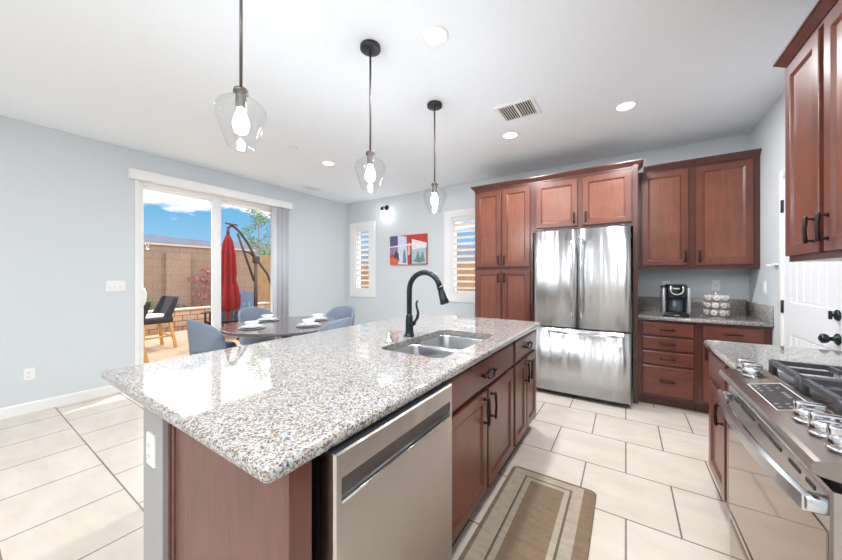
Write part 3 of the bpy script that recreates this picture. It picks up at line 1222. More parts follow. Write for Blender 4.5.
# front face with a recessed pocket handle
loops_out = [(W0, zs0), (W1, zs0), (W1, zs1), (W0, zs1)]
o_back = [mb._v((u, 0, z)) for u, z in loops_out]
o_mid = [mb._v((u, -(D - .006), z)) for u, z in loops_out]
fr = [(W0 + .006, zs0 + .006), (W1 - .006, zs0 + .006), (W1 - .006, zs1 - .006), (W0 + .006, zs1 - .006)]
o_fr = [mb._v((u, -D, z)) for u, z in fr]
hl = [(W0 + ins, hz0), (W1 - ins, hz0), (W1 - ins, hz1), (W0 + ins, hz1)]
h_fr = [mb._v((u, -D, z)) for u, z in hl]
h_in = [mb._v((u, -(D - .016), z + (.0005 if z > .76 else .001))) for u, z in hl]
for A_, B_ in ((o_back, o_mid), (o_mid, o_fr), (o_fr, h_fr), (h_fr, h_in)):
    for i in range(4):
        j = (i + 1) % 4
        mb._f([A_[i], A_[j], B_[j], B_[i]])
mb.mi = 1
mb._f(h_in)  # pocket back in darker metal, the recess shade put into its colour
mb.mi = 0
mb._f(list(reversed(o_back)))
dw = part('door', mb, ['washer_steel', 'gunmetal'], t)
mb = MB(fmW)
mb.box(W0 + ins + .001, W1 - ins - .001, -D - .003, -D + .012, hz0 - .006, hz0 + .0005, .001, 1)
part('handle_lip', mb, 'chrome', dw)
mb = MB(fmW).box(W0 + .003, W1 - .003, -D + .004, 0, .8583, .8608)
part('control_strip', mb, 'dark_grey_metal', t)
mb = MB(fmW).box(W0 + .005, W1 - .005, -.004, .05, .012, .11)
part('toe_plate', mb, 'black_plastic', t)

cabinet('sink_base', 'cherry sink base cabinet beside the dishwasher with two doors and false drawer front', fmI, 1.158, 2.150, .62, 0, .862,
        doors=[(1.178, 1.645, .115, .670, 1.605, .57), (1.668, 2.130, .115, .670, 1.708, .57)],
        drawers=[(1.178, 2.130, .695, .842, 'ornate')], toe=.10, PL=.125, hollow=True)
cabinet('base_cabinet', 'cherry base cabinet with two doors at the far end of the island', fmI, 2.152, 2.800, .62, 0, .862,
        doors=[(2.172, 2.462, .115, .670, 2.428, .57), (2.482, 2.780, .115, .670, 2.516, .57)],
        drawers=[(2.172, 2.780, .695, .842, 'ornate')], toe=.10, PL=.125)

# island top with the sink cut-out
SX0, SX1, SY0, SY1 = -1.148, -.745, 1.312, 2.055
mb = MB()
counter_slab(mb, rrect(IX0, IX1, IY0, IY1, .022, 6), CT, .038, hole=list(reversed(rrect(SX0, SX1, SY0, SY1, .05, 6))), e=.013)
o = mb.build('countertop', 'granite')
tag(o, 'large polished granite island countertop with an undermount sink cut-out', 'countertop')

t = thing('kitchen_sink', 'double-bowl undermount stainless sink in the island', 'sink', ((SX0 + SX1) / 2, 1.68, .68))
for y0, y1 in ((SY0 - .004, 1.672), (1.692, SY1 + .004)):
    mb = MB()
    loops = []
    zt = CT - .0385
    for d, z, r in ((-.012, zt, .07), (0, zt, .062), (.004, zt - .012, .06), (.012, zt - .12, .055), (.02, zt - .165, .05), (.045, zt - .185, .04), (.12, zt - .19, .02)):
        loops.append([(x, y, z) for x, y in rrect(SX0 - .004 + d, SX1 + .004 - d, y0 + d, y1 - d, r, 6)])
    mb.loft(loops, cap0=False, cap1=True)
    bw = part('bowl', mb, 'sink_steel', t)
    mb = MB().lathe([(.042, zt - .1885), (.04, zt - .186), (.03, zt - .188), (.006, zt - .187)], ((SX0 + SX1) / 2, (y0 + y1) / 2, 0), 20)
    part('drain', mb, 'chrome', bw)
part('divider', MB().box(SX0 + .01, SX1 - .01, 1.662, 1.702, CT - .10, CT - .045, .008), 'sink_steel', t)

# faucet
fx, fy = -1.205, 1.70
t = thing('faucet', 'tall black gooseneck faucet behind the island sink', 'faucet', (fx, fy, CT))
mb = MB().lathe([(.036, CT), (.036, CT + .006), (.030, CT + .012), (.027, CT + .03), (.025, CT + .10), (.022, CT + .135), (.017, CT + .15)], (fx, fy, 0), 22)
part('body', mb, 'faucet_black', t)
pts = [(fx, fy, CT + .14), (fx, fy, CT + .28)]
rr = .118
for kk in range(13):
    a = PI - kk / 12 * (PI * .93)
    pts.append((fx + rr + rr * math.cos(a), fy, CT + .305 + rr * math.sin(a)))
part('spout', MB().tube(pts, .0175, 14), 'faucet_black', t)
e0 = Vector(pts[-1])
d = (e0 - Vector(pts[-2])).normalized()
mb = MB().tube([e0 - d * .004, e0 + d * .012, e0 + d * .016, e0 + d * .03, e0 + d * .075, e0 + d * .105, e0 + d * .11], [.019, .0205, .0175, .0205, .025, .030, .023], 16)
part('spray_head', mb, 'faucet_black', t)
mb = MB().tube([(fx + .015, fy - .004, CT + .075), (fx + .05, fy - .014, CT + .095)], [.017, .014], 12)
mb.tube([(fx + .045, fy - .012, CT + .09), (fx + .078, fy - .02, CT + .13), (fx + .085, fy - .022, CT + .165), (fx + .072, fy - .02, CT + .20), (fx + .068, fy - .019, CT + .222), (fx + .078, fy - .02, CT + .24)],
        [.010, .010, .008, .007, .006, .007], 10)
part('lever', mb, 'faucet_black', t)
# air-gap cap
t = thing('air_gap', 'small chrome air gap cap on the island left of the faucet', 'air gap', (-1.205, 1.49, CT))
part('cap', MB().lathe([(.025, CT), (.025, CT + .004), (.019, CT + .006), (.019, CT + .05), (.015, CT + .057)], (-1.205, 1.49, 0), 20), 'chrome', t)

# ================================================================ RANGE
t = thing('gas_range', 'stainless slide-in gas range with front knobs', 'range', (.7, 1.35, 0))
RF = .372
mb = MB().box(RF, EX - .02, RY0 + .004, RY1 - .004, .03, .885)
for y in (RY0 + .06, RY1 - .06):
    for x in (RF + .06, EX - .08):
        mb.lathe([(.018, 0), (.018, .035)], (x, y, 0), 10)
part('body', mb, 'black_enamel', t)
# control panel: sloped steel with a rounded front lip
poly = [(.334, .890), (.325, .893), (.320, .899), (.320, .911), (.325, .918), (.335, .921), (.440, .944), (.450, .941), (.450, .884), (RF, .884)]
part('control_panel', MB().prism([(a, b_) for a, b_ in poly], 'y', RY0 - .003, RY1 + .003), 'panel_steel', t)


def zc(x):
    return .921 + (x - .335) / .105 * .023


mb = MB()
q = [(.354, 1.275), (.428, 1.275), (.428, 1.52), (.354, 1.52)]
mb.loft([[(x, y, zc(x) + .0006) for x, y in q], [(x + .0, y, zc(x) + .0014) for x, y in q]], smooth=False)
dsp = part('display', mb, 'display_panel', t)
mb = MB()


def mark(x0, x1, y0, y1):
    mb.loft([[(x, y, zc(x) + .0015) for x, y in ((x0, y0), (x1, y0), (x1, y1), (x0, y1))], [(x, y, zc(x) + .0018) for x, y in ((x0, y0), (x1, y0), (x1, y1), (x0, y1))]], smooth=False)


for (yy, n) in ((1.50, 2), (1.475, 3), (1.45, 2), (1.325, 2), (1.30, 3)):
    for i in range(n):
        xx = .362 + i * .022
        mark(xx, xx + .008, yy - .004, yy + .004)
for i in range(4):
    mark(.404, .413, 1.375 + i * .016, 1.384 + i * .016)
part('markings', mb, 'silver_plastic', dsp)
mb = MB()
for a, b_, c, d_ in ((.352, .354, 1.273, 1.522), (.428, .430, 1.273, 1.522), (.352, .430, 1.271, 1.273), (.352, .430, 1.521, 1.523)):
    mb.loft([[(x, y, zc(x) + .0016) for x, y in ((a, c), (b_, c), (b_, d_), (a, d_))], [(x, y, zc(x) + .0024) for x, y in ((a, c), (b_, c), (b_, d_), (a, d_))]], smooth=False)
part('bezel', mb, 'white_plastic', dsp)
for (kx, ky) in ((.390, 1.70), (.390, 1.635), (.390, 1.205), (.390, 1.125), (.390, 1.045)):
    zz = zc(kx)
    mb = MB()
    mb.lathe([(.030, zz - .002), (.030, zz + .003), (.026, zz + .005)], (kx, ky, 0), 20)
    kb = []
    for rr_, hh in ((.026, .005), (.027, .012), (.025, .026), (.022, .030)):
        kb.append((rr_, zz + hh))
    # fluted skirt
    seg = 28
    loops = []
    for rr_, hh in kb:
        loops.append([(kx + (rr_ + (.0014 if j % 2 else 0)) * math.cos(2 * PI * j / seg), ky + (rr_ + (.0014 if j % 2 else 0)) * math.sin(2 * PI * j / seg), hh) for j in range(seg)])
    mb.loft(loops)
    kn = part('knob', mb, 'chrome', t)
    mb = MB().box(kx - .026, kx + .026, ky - .011, ky + .011, zz + .026, zz + .046, .004, 2)
    part('grip', mb, 'chrome', kn)
# cooktop
part('cooktop', MB().box(.449, EX - .02, RY0, RY1, .880, .936, .004, 1), 'range_steel', t)
for (bx, by, br) in ((.60, 1.13, .045), (.60, 1.56, .05), (.86, 1.13, .04), (.86, 1.56, .045), (.73, 1.345, .05)):
    mb = MB().lathe([(br + .015, .936), (br + .012, .943), (br, .947), (br, .956), (br - .006, .960)], (bx, by, 0), 24)
    part('burner', mb, 'black_enamel', t)
third = (RY1 - RY0 - .03) / 3
for gi in range(3):
    gy0 = RY0 + .015 + gi * third + .002
    gy1 = gy0 + third - .004
    gx0, gx1, gz = .464, EX - .045, .976
    mb = MB()
    w_ = .016
    for a, b_ in (((gx0, gy0 + .008), (gx0, gy1 - .008)), ((gx1, gy0 + .008), (gx1, gy1 - .008)), ((gx0, gy0 + .008), (gx1, gy0 + .008)), ((gx0, gy1 - .008), (gx1, gy1 - .008))):
        mb.bar((a[0], a[1], gz), (b_[0], b_[1], gz), w_, .016)
    cy = (gy0 + gy1) / 2
    for xx in (.60, .73, .86):
        mb.bar((xx, gy0 + .008, gz), (xx, cy - .03, gz), .012, .015)
        mb.bar((xx, cy + .03, gz), (xx, gy1 - .008, gz), .012, .015)
    mb.bar((gx0, cy, gz), (.57, cy, gz), .012, .015)
    mb.bar((gx1, cy, gz), (.89, cy, gz), .012, .015)
    mb.bar((.63, cy, gz), (.83, cy, gz), .012, .015)
    for xx in (gx0, gx1):
        for yy in (gy0 + .01, gy1 - .01):
            mb.box(xx - .010, xx + .010, yy - .010, yy + .010, .934, gz + .008, .003, 1)
    part('grate', mb, 'iron_grate', t)
# oven door
fmO = frame_to((RF, 0, 0), (0, -1, 0), (-1, 0, 0))
mb = MB(fmO)
mb.rings(-RY1 + .002, -RY0 - .002, .372, .862, [(0, .0), (0, .020), (.004, .024)])
od = part('oven_door', mb, 'range_steel', t)
mb = MB(fmO)
mb.rings(-RY1 + .012, -RY0 - .012, .385, .775, [(0, .0235), (.002, .026)])
part('oven_window', mb, 'oven_glass', od)
mb = MB(fmO)
for a, b_ in ((-1.66, -1.61), (-1.57, -1.44), (-1.40, -1.23), (-1.18, -1.12), (-1.09, -1.05)):
    mb.box(a, b_, -.0255, -.0235, .828, .838)
part('vent_slot', mb, 'dark_slot', od)
mb = MB(fmO)
pts = []
for kk in range(17):
    q = kk / 16 * 2 - 1
    pts.append((-(RY0 + RY1) / 2 + q * .365, -.052 - .026 * (1 - q * q), .822))
lo = []
mb2 = mb
for p in pts:
    lo.append([(p[0], p[1] - .008, p[2] - .017), (p[0], p[1] + .008, p[2] - .017), (p[0], p[1] + .008, p[2] + .016), (p[0], p[1] + .004, p[2] + .019), (p[0], p[1] - .008, p[2] + .016)])
mb.loft(lo, smooth=False)
for s in (-1, 1):
    uu = -(RY0 + RY1) / 2 + s * .355
    mb.box(uu - .016, uu + .016, -.056, -.022, .806, .838, .004, 1)
part('handle', mb, 'handle_steel', od)
mb = MB(fmO)
mb.rings(-RY1 + .004, -RY0 - .004, .06, .360, [(0, 0), (0, .018), (.004, .022)])
dwr = part('drawer', mb, 'range_steel', t)
mb = MB(fmO)
mb.rings(-RY1 + .02, -RY0 - .02, .09, .335, [(0, .0218), (.002, .0232)])
part('drawer_face', mb, 'oven_glass', dwr)

# ================================================================ COFFEE MAKER, PODS
cx0, cx1 = .305, .522
t = thing('coffee_maker', 'black and silver single-cup coffee maker on the back counter', 'coffee maker', (.41, 4.02, CT))
ya, yb = 3.915, 4.20
mb = MB()
body = [(cx0 + .02, ya + .09), (cx1 - .02, ya + .09), (cx1, ya + .14), (cx1, yb - .03), (cx1 - .03, yb), (cx0 + .03, yb), (cx0, yb - .03), (cx0, ya + .14)]
mb.loft([[(x, y, z) for x, y in body] for z in (CT + .03, CT + .30)], smooth=False)
mb.box(cx0 + .008, cx1 - .008, ya, yb - .01, CT, CT + .035, .012)
part('body', mb, 'black_plastic', t)
for s, x in ((-1, cx0 + .012), (1, cx1 - .012)):
    mb = MB().box(x - .014, x + .014, ya + .018, yb - .08, CT + .012, CT + .285, .010)
    part('side_trim', mb, 'silver_plastic', t)
mb = MB()
hd = rrect(cx0 + .02, cx1 - .02, ya + .002, ya + .20, .05, 5)
mb.loft([[(x, y, z) for x, y in hd] for z in (CT + .185, CT + .20, CT + .295)] + [[((x - .415) * .9 + .415, (y - 4.01) * .9 + 4.01, CT + .318) for x, y in hd]])
hd_o = part('brew_head', mb, 'black_gloss', t)
mb = MB()
pts = []
for kk in range(13):
    a = PI + kk / 12 * PI
    pts.append((.415 + .048 * math.cos(a), ya - .004, CT + .262 + .048 * math.sin(a) * .9))
pts = [(.367, ya - .004, CT + .30)] + pts + [(.463, ya - .004, CT + .30)]
mb.tube(pts, .0075, 8)
part('lift_handle', mb, 'chrome', hd_o)
part('badge', MB().box(.393, .437, ya - .003, ya + .004, CT + .268, CT + .284, .001, 1), 'silver_plastic', hd_o)
mb = MB()
mb.lathe([(.062, CT + .045), (.064, CT + .06), (.064, CT + .175), (.058, CT + .18)], (.415, ya + .085, 0), 20)
part('cup_bay', mb, 'smoky_tank', t)
mb = MB().box(cx0 + .03, cx1 - .03, ya - .006, ya + .10, CT + .034, CT + .044, .003)
part('drip_tray', mb, 'dark_grey_metal', t)
part('drip_badge', MB().box(.395, .435, ya - .004, ya + .002, CT + .012, CT + .022), 'silver_plastic', t)

kx, ky = .725, 4.06
t = thing('pod_carousel', 'three-tier chrome coffee pod carousel on the back counter', 'pod carousel', (kx, ky, CT))
part('base', MB().lathe([(.075, CT), (.078, CT + .006), (.06, CT + .012), (.012, CT + .016)], (kx, ky, 0), 28), 'chrome', t)
part('pole', MB().tube([(kx, ky, CT + .012), (kx, ky, CT + .225)], .006, 10), 'chrome', t)
part('finial', MB().lathe([(.006, CT + .222), (.012, CT + .23), (.01, CT + .242), (.002, CT + .248)], (kx, ky, 0), 12), 'chrome', t)
tiers = (CT + .055, CT + .125, CT + .195)
for z in tiers:
    mb = MB()
    for dz in (-.026, .026):
        pts = [(kx + .088 * math.cos(2 * PI * j / 28), ky + .088 * math.sin(2 * PI * j / 28), z + dz) for j in range(28)]
        mb.tube(pts, .002, 6, closed=True)
    for j in range(9):
        a = 2 * PI * (j + .5) / 9
        mb.tube([(kx + .006 * math.cos(a), ky + .006 * math.sin(a), z - .026), (kx + .088 * math.cos(a), ky + .088 * math.sin(a), z - .026)], .0018, 6)
        mb.tube([(kx + .088 * math.cos(a), ky + .088 * math.sin(a), z - .026), (kx + .088 * math.cos(a), ky + .088 * math.sin(a), z + .026)], .0018, 6)
    part('wire_tier', mb, 'chrome', t)
plain('pod_pink', (206, 162, 158), .5)
plain('foil_lid', (226, 214, 208), .35, .3, var=.25, nscale=70)
pod = thing('coffee_pod', '', 'coffee pod', (0, 0, 0))
MB().lathe([(.0165, 0), (.0175, .004), (.0215, .038), (.0225, .040)], (0, 0, 0), 16, 'x').build('cup', 'china', pod)
MB().lathe([(.0255, .040), (.0255, .0425), (.021, .0435), (.001, .0435)], (0, 0, 0), 18, 'x').build('lid', 'foil_lid', pod)
MB().lathe([(.009, .0435), (.0085, .0442), (.001, .0442)], (0, 0, 0), 12, 'x').build('emblem', 'pod_pink', pod)
first = True
for ti, z in enumerate(tiers):
    for j in range(9):
        a = 2 * PI * j / 9 - PI / 2 - .35 + ti * .12
        p = pod if first else copy_tree(pod)
        first = False
        p.location = (kx + .048 * math.cos(a), ky + .048 * math.sin(a), z)
        p.rotation_euler = (0, 0, a)
        p['label'] = 'white foil-lidded coffee pod in the %s tier of the pod carousel' % ('bottom', 'middle', 'top')[ti]
        p['group'] = 'coffee pods in the %s carousel tier' % ('bottom', 'middle', 'top')[ti]

# ================================================================ RUG
rx0, rx1, ry0_, ry1_ = -.640, -.145, .95, 2.145
mb = MB()
mb.mi = 0
out = rrect(rx0, rx1, ry0_, ry1_, .04, 6)
mb.loft([[(x, y, z) for x, y in rrect(rx0 - s, rx1 + s, ry0_ - s, ry1_ + s, .04, 6)] for z, s in ((.0005, 0), (.006, .001), (.009, -.003))], smooth=False)


def rpatch(mi, a, b_, c, d, lift):
    mb.mi = mi
    z = .009 + .0004 * lift
    mb._f([mb._v(p) for p in ((a, c, z), (b_, c, z), (b_, d, z), (a, d, z))])


rpatch(1, rx0 + .022, rx1 - .065, ry0_ + .065, ry1_ - .022, 1)
rpatch(2, rx0 + .098, rx1 - .122, ry0_ + .12, ry1_ - .075, 2)
rpatch(1, rx0 + .110, rx1 - .134, ry0_ + .132, ry1_ - .087, 3)
rpatch(0, rx0 + .140, rx1 - .162, ry0_ + .16, ry1_ - .115, 4)
o = mb.build('kitchen_rug', ['rug_weave', 'rug_light', 'rug_dark'])
tag(o, 'brown and beige bordered kitchen rug along the island cabinets', 'rug')

# ================================================================ DINING SET
TX, TY, TR, TZ = -3.24, 2.16, .65, .755
t = thing('dining_table', 'round dark wood dining table between the island and the sliding door', 'table', (TX, TY, 0))
part('tabletop', MB().lathe([(TR - .02, TZ - .035), (TR - .004, TZ - .03), (TR, TZ - .02), (TR, TZ - .006), (TR - .006, TZ)], (TX, TY, 0), 56), 'table_wood', t)
part('pedestal', MB().lathe([(.09, TZ - .036), (.07, TZ - .08), (.055, TZ - .2), (.055, .2), (.08, .1), (.08, .06)], (TX, TY, 0), 24), 'black_metal', t)
for kk in range(4):
    a = PI / 4 + kk * PI / 2
    mb = MB().tube([(TX + .05 * math.cos(a), TY + .05 * math.sin(a), .09), (TX + .25 * math.cos(a), TY + .25 * math.sin(a), .06), (TX + .42 * math.cos(a), TY + .42 * math.sin(a), .02)], [.03, .025, .019], 10)
    part('foot', mb, 'black_metal', t)


def barrel_chair():
    t = thing('dining_chair', '', 'chair', (0, 0, 0), group='blue-grey barrel chairs around the dining table')
    # faces +x; shell wraps the back
    mb = MB()
    n = 30
    th = .042
    rows_o = []
    for i in range(n + 1):
        q = i / n * 2 - 1
        a = PI + q * R(98)
        k_ = abs(q)
        top = .585 + .285 * math.sqrt(max(0, 1 - k_ ** 2.6))
        rb, rt = .196, .222
        lp = []
        for r_, z_ in ((rb + th * .5, .55), (rb + th * .55, .59), ((rb + rt) / 2 + th * .5, (.55 + top) / 2), (rt + th * .42, top - .02), (rt + th * .2, top - .003), (rt - th * .2, top - .003), (rt - th * .45, top - .02), ((rb + rt) / 2 - th * .5, (.55 + top) / 2), (rb - th * .5, .59), (rb - th * .5, .55)):
            lp.append((r_ * math.cos(a), r_ * math.sin(a) * .98, z_))
        rows_o.append(lp)
    mb.loft(rows_o, True, True, True)
    mb.build('backrest', 'chair_fabric', t)
    mb = MB().lathe([(.17, .40), (.204, .405), (.216, .43), (.216, .535), (.209, .545)], (0, 0, 0), 36)
    mb.build('seat_base', 'chair_base', t)
    mb = MB().lathe([(.165, .54), (.172, .552), (.172, .575), (.16, .588), (.10, .592)], (.015, 0, 0), 32)
    mb.build('seat_cushion', 'chair_fabric', t)
    for sx in (-1, 1):
        for sy in (-1, 1):
            MB().tube([(sx * .12, sy * .12, .41), (sx * .18, sy * .18, 0.0)], [.014, .009], 10).build('leg', 'black_metal', t)
    return t


ch = barrel_chair()
spots = [(-3.555, 1.545, (.10, .99), 'blue-grey barrel chair nearest the camera, left of the dining table'),
         (-4.16, 2.33, (1, -.12), 'blue-grey barrel chair between the dining table and the sliding door'),
         (-3.34, 3.0, (.22, -.97), 'blue-grey barrel chair on the far side of the dining table near the corner window'),
         (-2.63, 2.22, (-.95, -.30), 'blue-grey barrel chair between the dining table and the island sink')]
for i, (x, y, f, l) in enumerate(spots):
    c = ch if i == 0 else copy_tree(ch)
    c.location = (x, y, 0)
    c.rotation_euler = (0, 0, math.atan2(f[1], f[0]))
    c['label'] = l

# place settings
chg = MB().lathe([(.10, 0), (.128, .004), (.132, .007), (.122, .0065), (.05, .005)], seg=36).build('charger', 'charger_grey')
plt_ = MB().lathe([(.06, 0), (.07, .004), (.108, .014), (.110, .016), (.104, .0155), (.068, .008), (.01, .007)], seg=36).build('dinner_plate', 'china')
bwl = MB().lathe([(.030, 0), (.032, .006), (.055, .022), (.068, .046), (.070, .052), (.066, .052), (.05, .026), (.02, .012), (.002, .011)], seg=32).build('cereal_bowl', 'china')
sets = [((-3.27, 1.77), 'nearest the camera'), ((-3.66, 2.17), 'nearest the sliding door'), ((-2.90, 2.19), 'nearest the island'), ((-3.20, 2.55), 'on the far side, under the corner window')]
for i, ((x, y), wh) in enumerate(sets):
    for src, dz, nm, gr in ((chg, 0, 'grey round charger', 'chargers on the dining table'), (plt_, .0062, 'white dinner plate', 'plates on the dining table'), (bwl, .0165, 'white bowl', 'bowls on the dining table')):
        o = src if i == 0 else src.copy()
        if i:
            COL.objects.link(o)
        o.location = (x, y, TZ + .0003 + dz)
        tag(o, '%s of the dining table setting %s' % (nm, wh), {'grey round charger': 'charger', 'white dinner plate': 'plate', 'white bowl': 'bowl'}[nm], gr)

# ================================================================ OUTDOORS
PZ = -.10
mb = MB().box(-9.60, WX - T, -6, 6.4, PZ - .08, PZ)
struct('patio', mb, 'patio_pavers', label='tan paver patio outside the sliding door')
mb = MB().box(-700, 500, -400, 700, -.40, -.25)
struct('ground', mb, 'earth', label='dry ground beyond the yard')
mb = MB()
mb.box(-9.92, -9.60, -6, 5.75, -.2, .40, .01, 1)
o = mb.build('retaining_wall', 'retaining_blocks')
tag(o, 'low tan block retaining wall along the patio', 'retaining wall')
mb = MB().box(-9.58, -9.925, -6, 5.75, .40, .46, .008, 1)
mb = MB().box(-9.93, -9.57, -6, 5.75, .401, .455, .008, 1)
o = mb.build('wall_coping', 'wall_cap')
tag(o, 'flat coping on top of the low retaining wall', 'coping')
mb = MB().box(-10.35, -9.93, -6, 5.75, -.2, .34)
struct('planter_bed', mb, 'soil', label='planting bed behind the retaining wall')
mb = MB().box(-10.60, -10.36, -7, 5.70, -.3, 2.12)
t = thing('garden_wall', 'tall tan concrete block wall behind the patio planting bed', 'wall', (-10.48, 0, -.3))
part('block_face', mb, 'block_wall', t)
part('cap', MB().box(-10.63, -10.33, -7, 5.70, 2.12, 2.17), 'wall_cap', t)
for y in (-3.6, 0.35, 3.55):
    part('pilaster', MB().box(-10.36, -10.26, y - .28, y + .28, -.3, 1.93), 'block_pillar', t)


def board_fence(name, label, p0, p1, h, n):
    t = thing(name, label, 'fence', (p0[0], p0[1], -.2))
    a, b_ = Vector((*p0, 0)), Vector((*p1, 0))
    mb = MB()
    dv = (b_ - a) / n
    L = dv.length
    ang = math.atan2(dv.y, dv.x)
    for i in range(n):
        m = Matrix.Translation(a + dv * i) @ Matrix.Rotation(ang, 4, 'Z')
        mb.xf = m
        mb.box(.003, L - .003, -.01, .01, -.2, h - (.01 if i % 2 else 0))
    mb.xf = Matrix.Identity(4)
    part('boards', mb, 'fence_wood', t)
    for z in (.3, h - .3):
        part('rail', MB(Matrix.Translation(a) @ Matrix.Rotation(ang, 4, 'Z')).box(0, L * n, .011, .05, z - .045, z + .045), 'fence_wood', t)
    return t


board_fence('board_fence', 'tan wooden board fence at the end of the block wall', (-10.4, 5.75), (-10.4, 7.75), 2.02, 14)
board_fence('board_fence', 'wooden board fence outside the shuttered windows', (-10.2, 7.8), (2.0, 7.8), 1.66, 84)


# white disc added for a spot reflected in the door glass
t = thing('glass_glint', 'small white disc on the tall block wall standing in for a reflected spot', 'reflection spot', (-10.33, 1.75, 1.95))
part('lens', MB().lathe([(.035, 0), (.035, .02), (.02, .035)], (-10.36, 2.9, 2.0), 14, 'x'), 'china', t)


# parasol
ux, uy = -7.18, 3.37
t = thing('cantilever_parasol', 'closed red cantilever parasol with dark curved arm on the patio', 'parasol', (-7.16, 3.9, PZ))
mb = MB()
loops = []
seg = 64
for z, r_ in ((2.20, .03), (2.05, .09), (1.75, .14), (1.35, .16), (1.22, .145), (1.05, .19), (.80, .23), (.62, .22), (.56, .12)):
    lp = []
    for j in range(seg):
        a = 2 * PI * j / seg
        rr_ = r_ * .88 * (1 + .26 * math.cos(8 * a))
        lp.append((ux + rr_ * math.cos(a), uy + rr_ * math.sin(a), z))
    loops.append(lp)
part('canopy', MB().loft(loops), 'parasol_red', t)
part('hub', MB().tube([(ux, uy, 2.18), (ux, uy, 2.34)], .03, 10), 'parasol_metal', t)
part('tip', MB().tube([(ux, uy, .58), (ux, uy, .32)], [.035, .02], 10), 'parasol_red', t)
mx_, my_ = -7.10, 3.93
part('mast', MB().tube([(mx_, my_, PZ), (mx_, my_, 1.72)], .04, 12), 'parasol_metal', t)
ex_, ey_ = -6.85, 4.22
arc = [(ux, uy, 2.33), (ux + .01, uy + .06, 2.40), (ux + .03, uy + .14, 2.36), (ux + .04, uy + .25, 2.25), (ux + .06, uy + .40, 2.03), (mx_, my_ - .02, 1.74), (ex_ - .1, ey_ - .1, 1.35), (ex_, ey_, .95)]
part('arm', MB().tube(arc, .028, 10), 'parasol_metal', t)
part('strut', MB().tube([(ux + .03, uy + .18, 2.24), (ux + .02, uy + .36, 1.75), (mx_ - .01, my_ - .03, 1.18)], .024, 10), 'parasol_metal', t)
part('brace', MB().tube([(ux + .03, uy + .33, 1.86), (mx_ - .02, my_ - .12, 1.82), (mx_, my_, 1.70)], .022, 10), 'parasol_metal', t)
part('crank_box', MB().box(mx_ - .06, mx_ + .06, my_ - .05, my_ + .07, 1.60, 1.76, .01), 'parasol_metal', t)
part('finial', MB().bar((ux - .05, uy - .03, 2.44), (ux + .12, uy + .14, 2.40), .05, .03), 'parasol_metal', t)
mb = MB()
mb.box(mx_ - .4, mx_ + .4, my_ - .05, my_ + .05, PZ, PZ + .05)
mb.box(mx_ - .05, mx_ + .05, my_ - .4, my_ + .4, PZ + .001, PZ + .051)
part('cross_base', mb, 'parasol_metal', t)


def patio_stool():
    t = thing('patio_chair', '', 'patio chair', (0, 0, 0), group='black sling patio chairs with wooden legs')
    # faces -y
    mb = MB().box(-.26, .26, -.26, .25, .50, .615, .03)
    mb.build('seat', 'stool_sling', t)
    MB().box(-.24, .24, -.25, .20, .612, .655, .018).build('cushion', 'cushion_white', t)
    mb = MB()
    lp0 = []
    for z, y, wv in ((.56, .20, .24), (.70, .25, .25), (.85, .30, .255), (.97, .335, .25), (.995, .345, .235)):
        lp0.append([(-wv, y, z), (-wv, y - .16 * (1 - (z - .5)), z), (-wv + .03, y - .16 * (1 - (z - .5)), z), (-wv + .03, y - .03, z), (wv - .03, y - .03, z), (wv - .03, y - .16 * (1 - (z - .5)), z), (wv, y - .16 * (1 - (z - .5)), z), (wv, y, z)])
    mb.loft(lp0, smooth=False)
    mb.build('backrest', 'stool_sling', t)
    for sx in (-1, 1):
        for sy in (-1, 1):
            MB().bar((sx * .21, sy * .20, .52), (sx * .27, sy * .27 + .01, 0), .045, .045).build('leg', 'stool_wood', t)
    mb = MB()
    for sy in (-1, 1):
        mb.bar((-.245, sy * .237, .24), (.245, sy * .237, .24), .025, .03)
    for sx in (-1, 1):
        mb.bar((sx * .245, -.237, .24), (sx * .245, .237, .24), .025, .03)
    mb.build('stretcher', 'stool_wood', t)
    return t


s = patio_stool()
for i, (x, y, rz, l) in enumerate([(-7.62, 2.20, .10, 'black patio chair with wooden legs and white cushion seen whole through the sliding door'),
                                   (-6.55, 1.46, .1, 'black patio chair with wooden legs half hidden behind the left door jamb')]):
    c = s if i == 0 else copy_tree(s)
    c.location = (x, y, PZ)
    c.rotation_euler = (0, 0, rz)
    c['label'] = l


def lounge(name, label, loc, rz, mat):
    t = thing(name, label, 'garden chair', loc, rz)
    for i in range(5):
        MB().loft([[((i - 2) * .11 - .05, .18, .30), ((i - 2) * .11 + .05, .18, .30), ((i - 2) * .11 + .05, .2, .30), ((i - 2) * .11 - .05, .2, .30)],
                   [((i - 2) * .13 - .058, .50, 1.0 - .03 * abs(i - 2)), ((i - 2) * .13 + .058, .50, 1.0 - .03 * abs(i - 2)), ((i - 2) * .13 + .058, .52, 1.0 - .03 * abs(i - 2)), ((i - 2) * .13 - .058, .52, 1.0 - .03 * abs(i - 2))]], smooth=False).build('back_slat', mat, t)
    mb = MB()
    for i in range(5):
        mb.bar((-.28, -.32 + i * .115, .40 - i * .022), (.28, -.32 + i * .115, .40 - i * .022), .095, .022)
    mb.build('seat', mat, t)
    for sx in (-1, 1):
        MB().bar((sx * .33, -.40, .60), (sx * .33, .38, .56), .12, .022).build('armrest', mat, t)
        MB().bar((sx * .31, -.36, 0), (sx * .31, -.34, .59), .03, .10).build('leg', mat, t)
        MB().bar((sx * .29, -.36, .37), (sx * .29, .55, .0), .03, .11).build('leg', mat, t)
        MB().bar((sx * .31, .30, .0), (sx * .31, .34, .56), .03, .08).build('leg', mat, t)
    return t


lounge('adirondack_chair', 'blue slatted garden chair beyond the red parasol', (-8.45, 4.25, PZ), R(55), 'adirondack_blue')
lounge('adirondack_chair', 'dark slatted garden chair just behind the parasol on the patio', (-7.75, 3.55, PZ), R(60), 'black_metal')


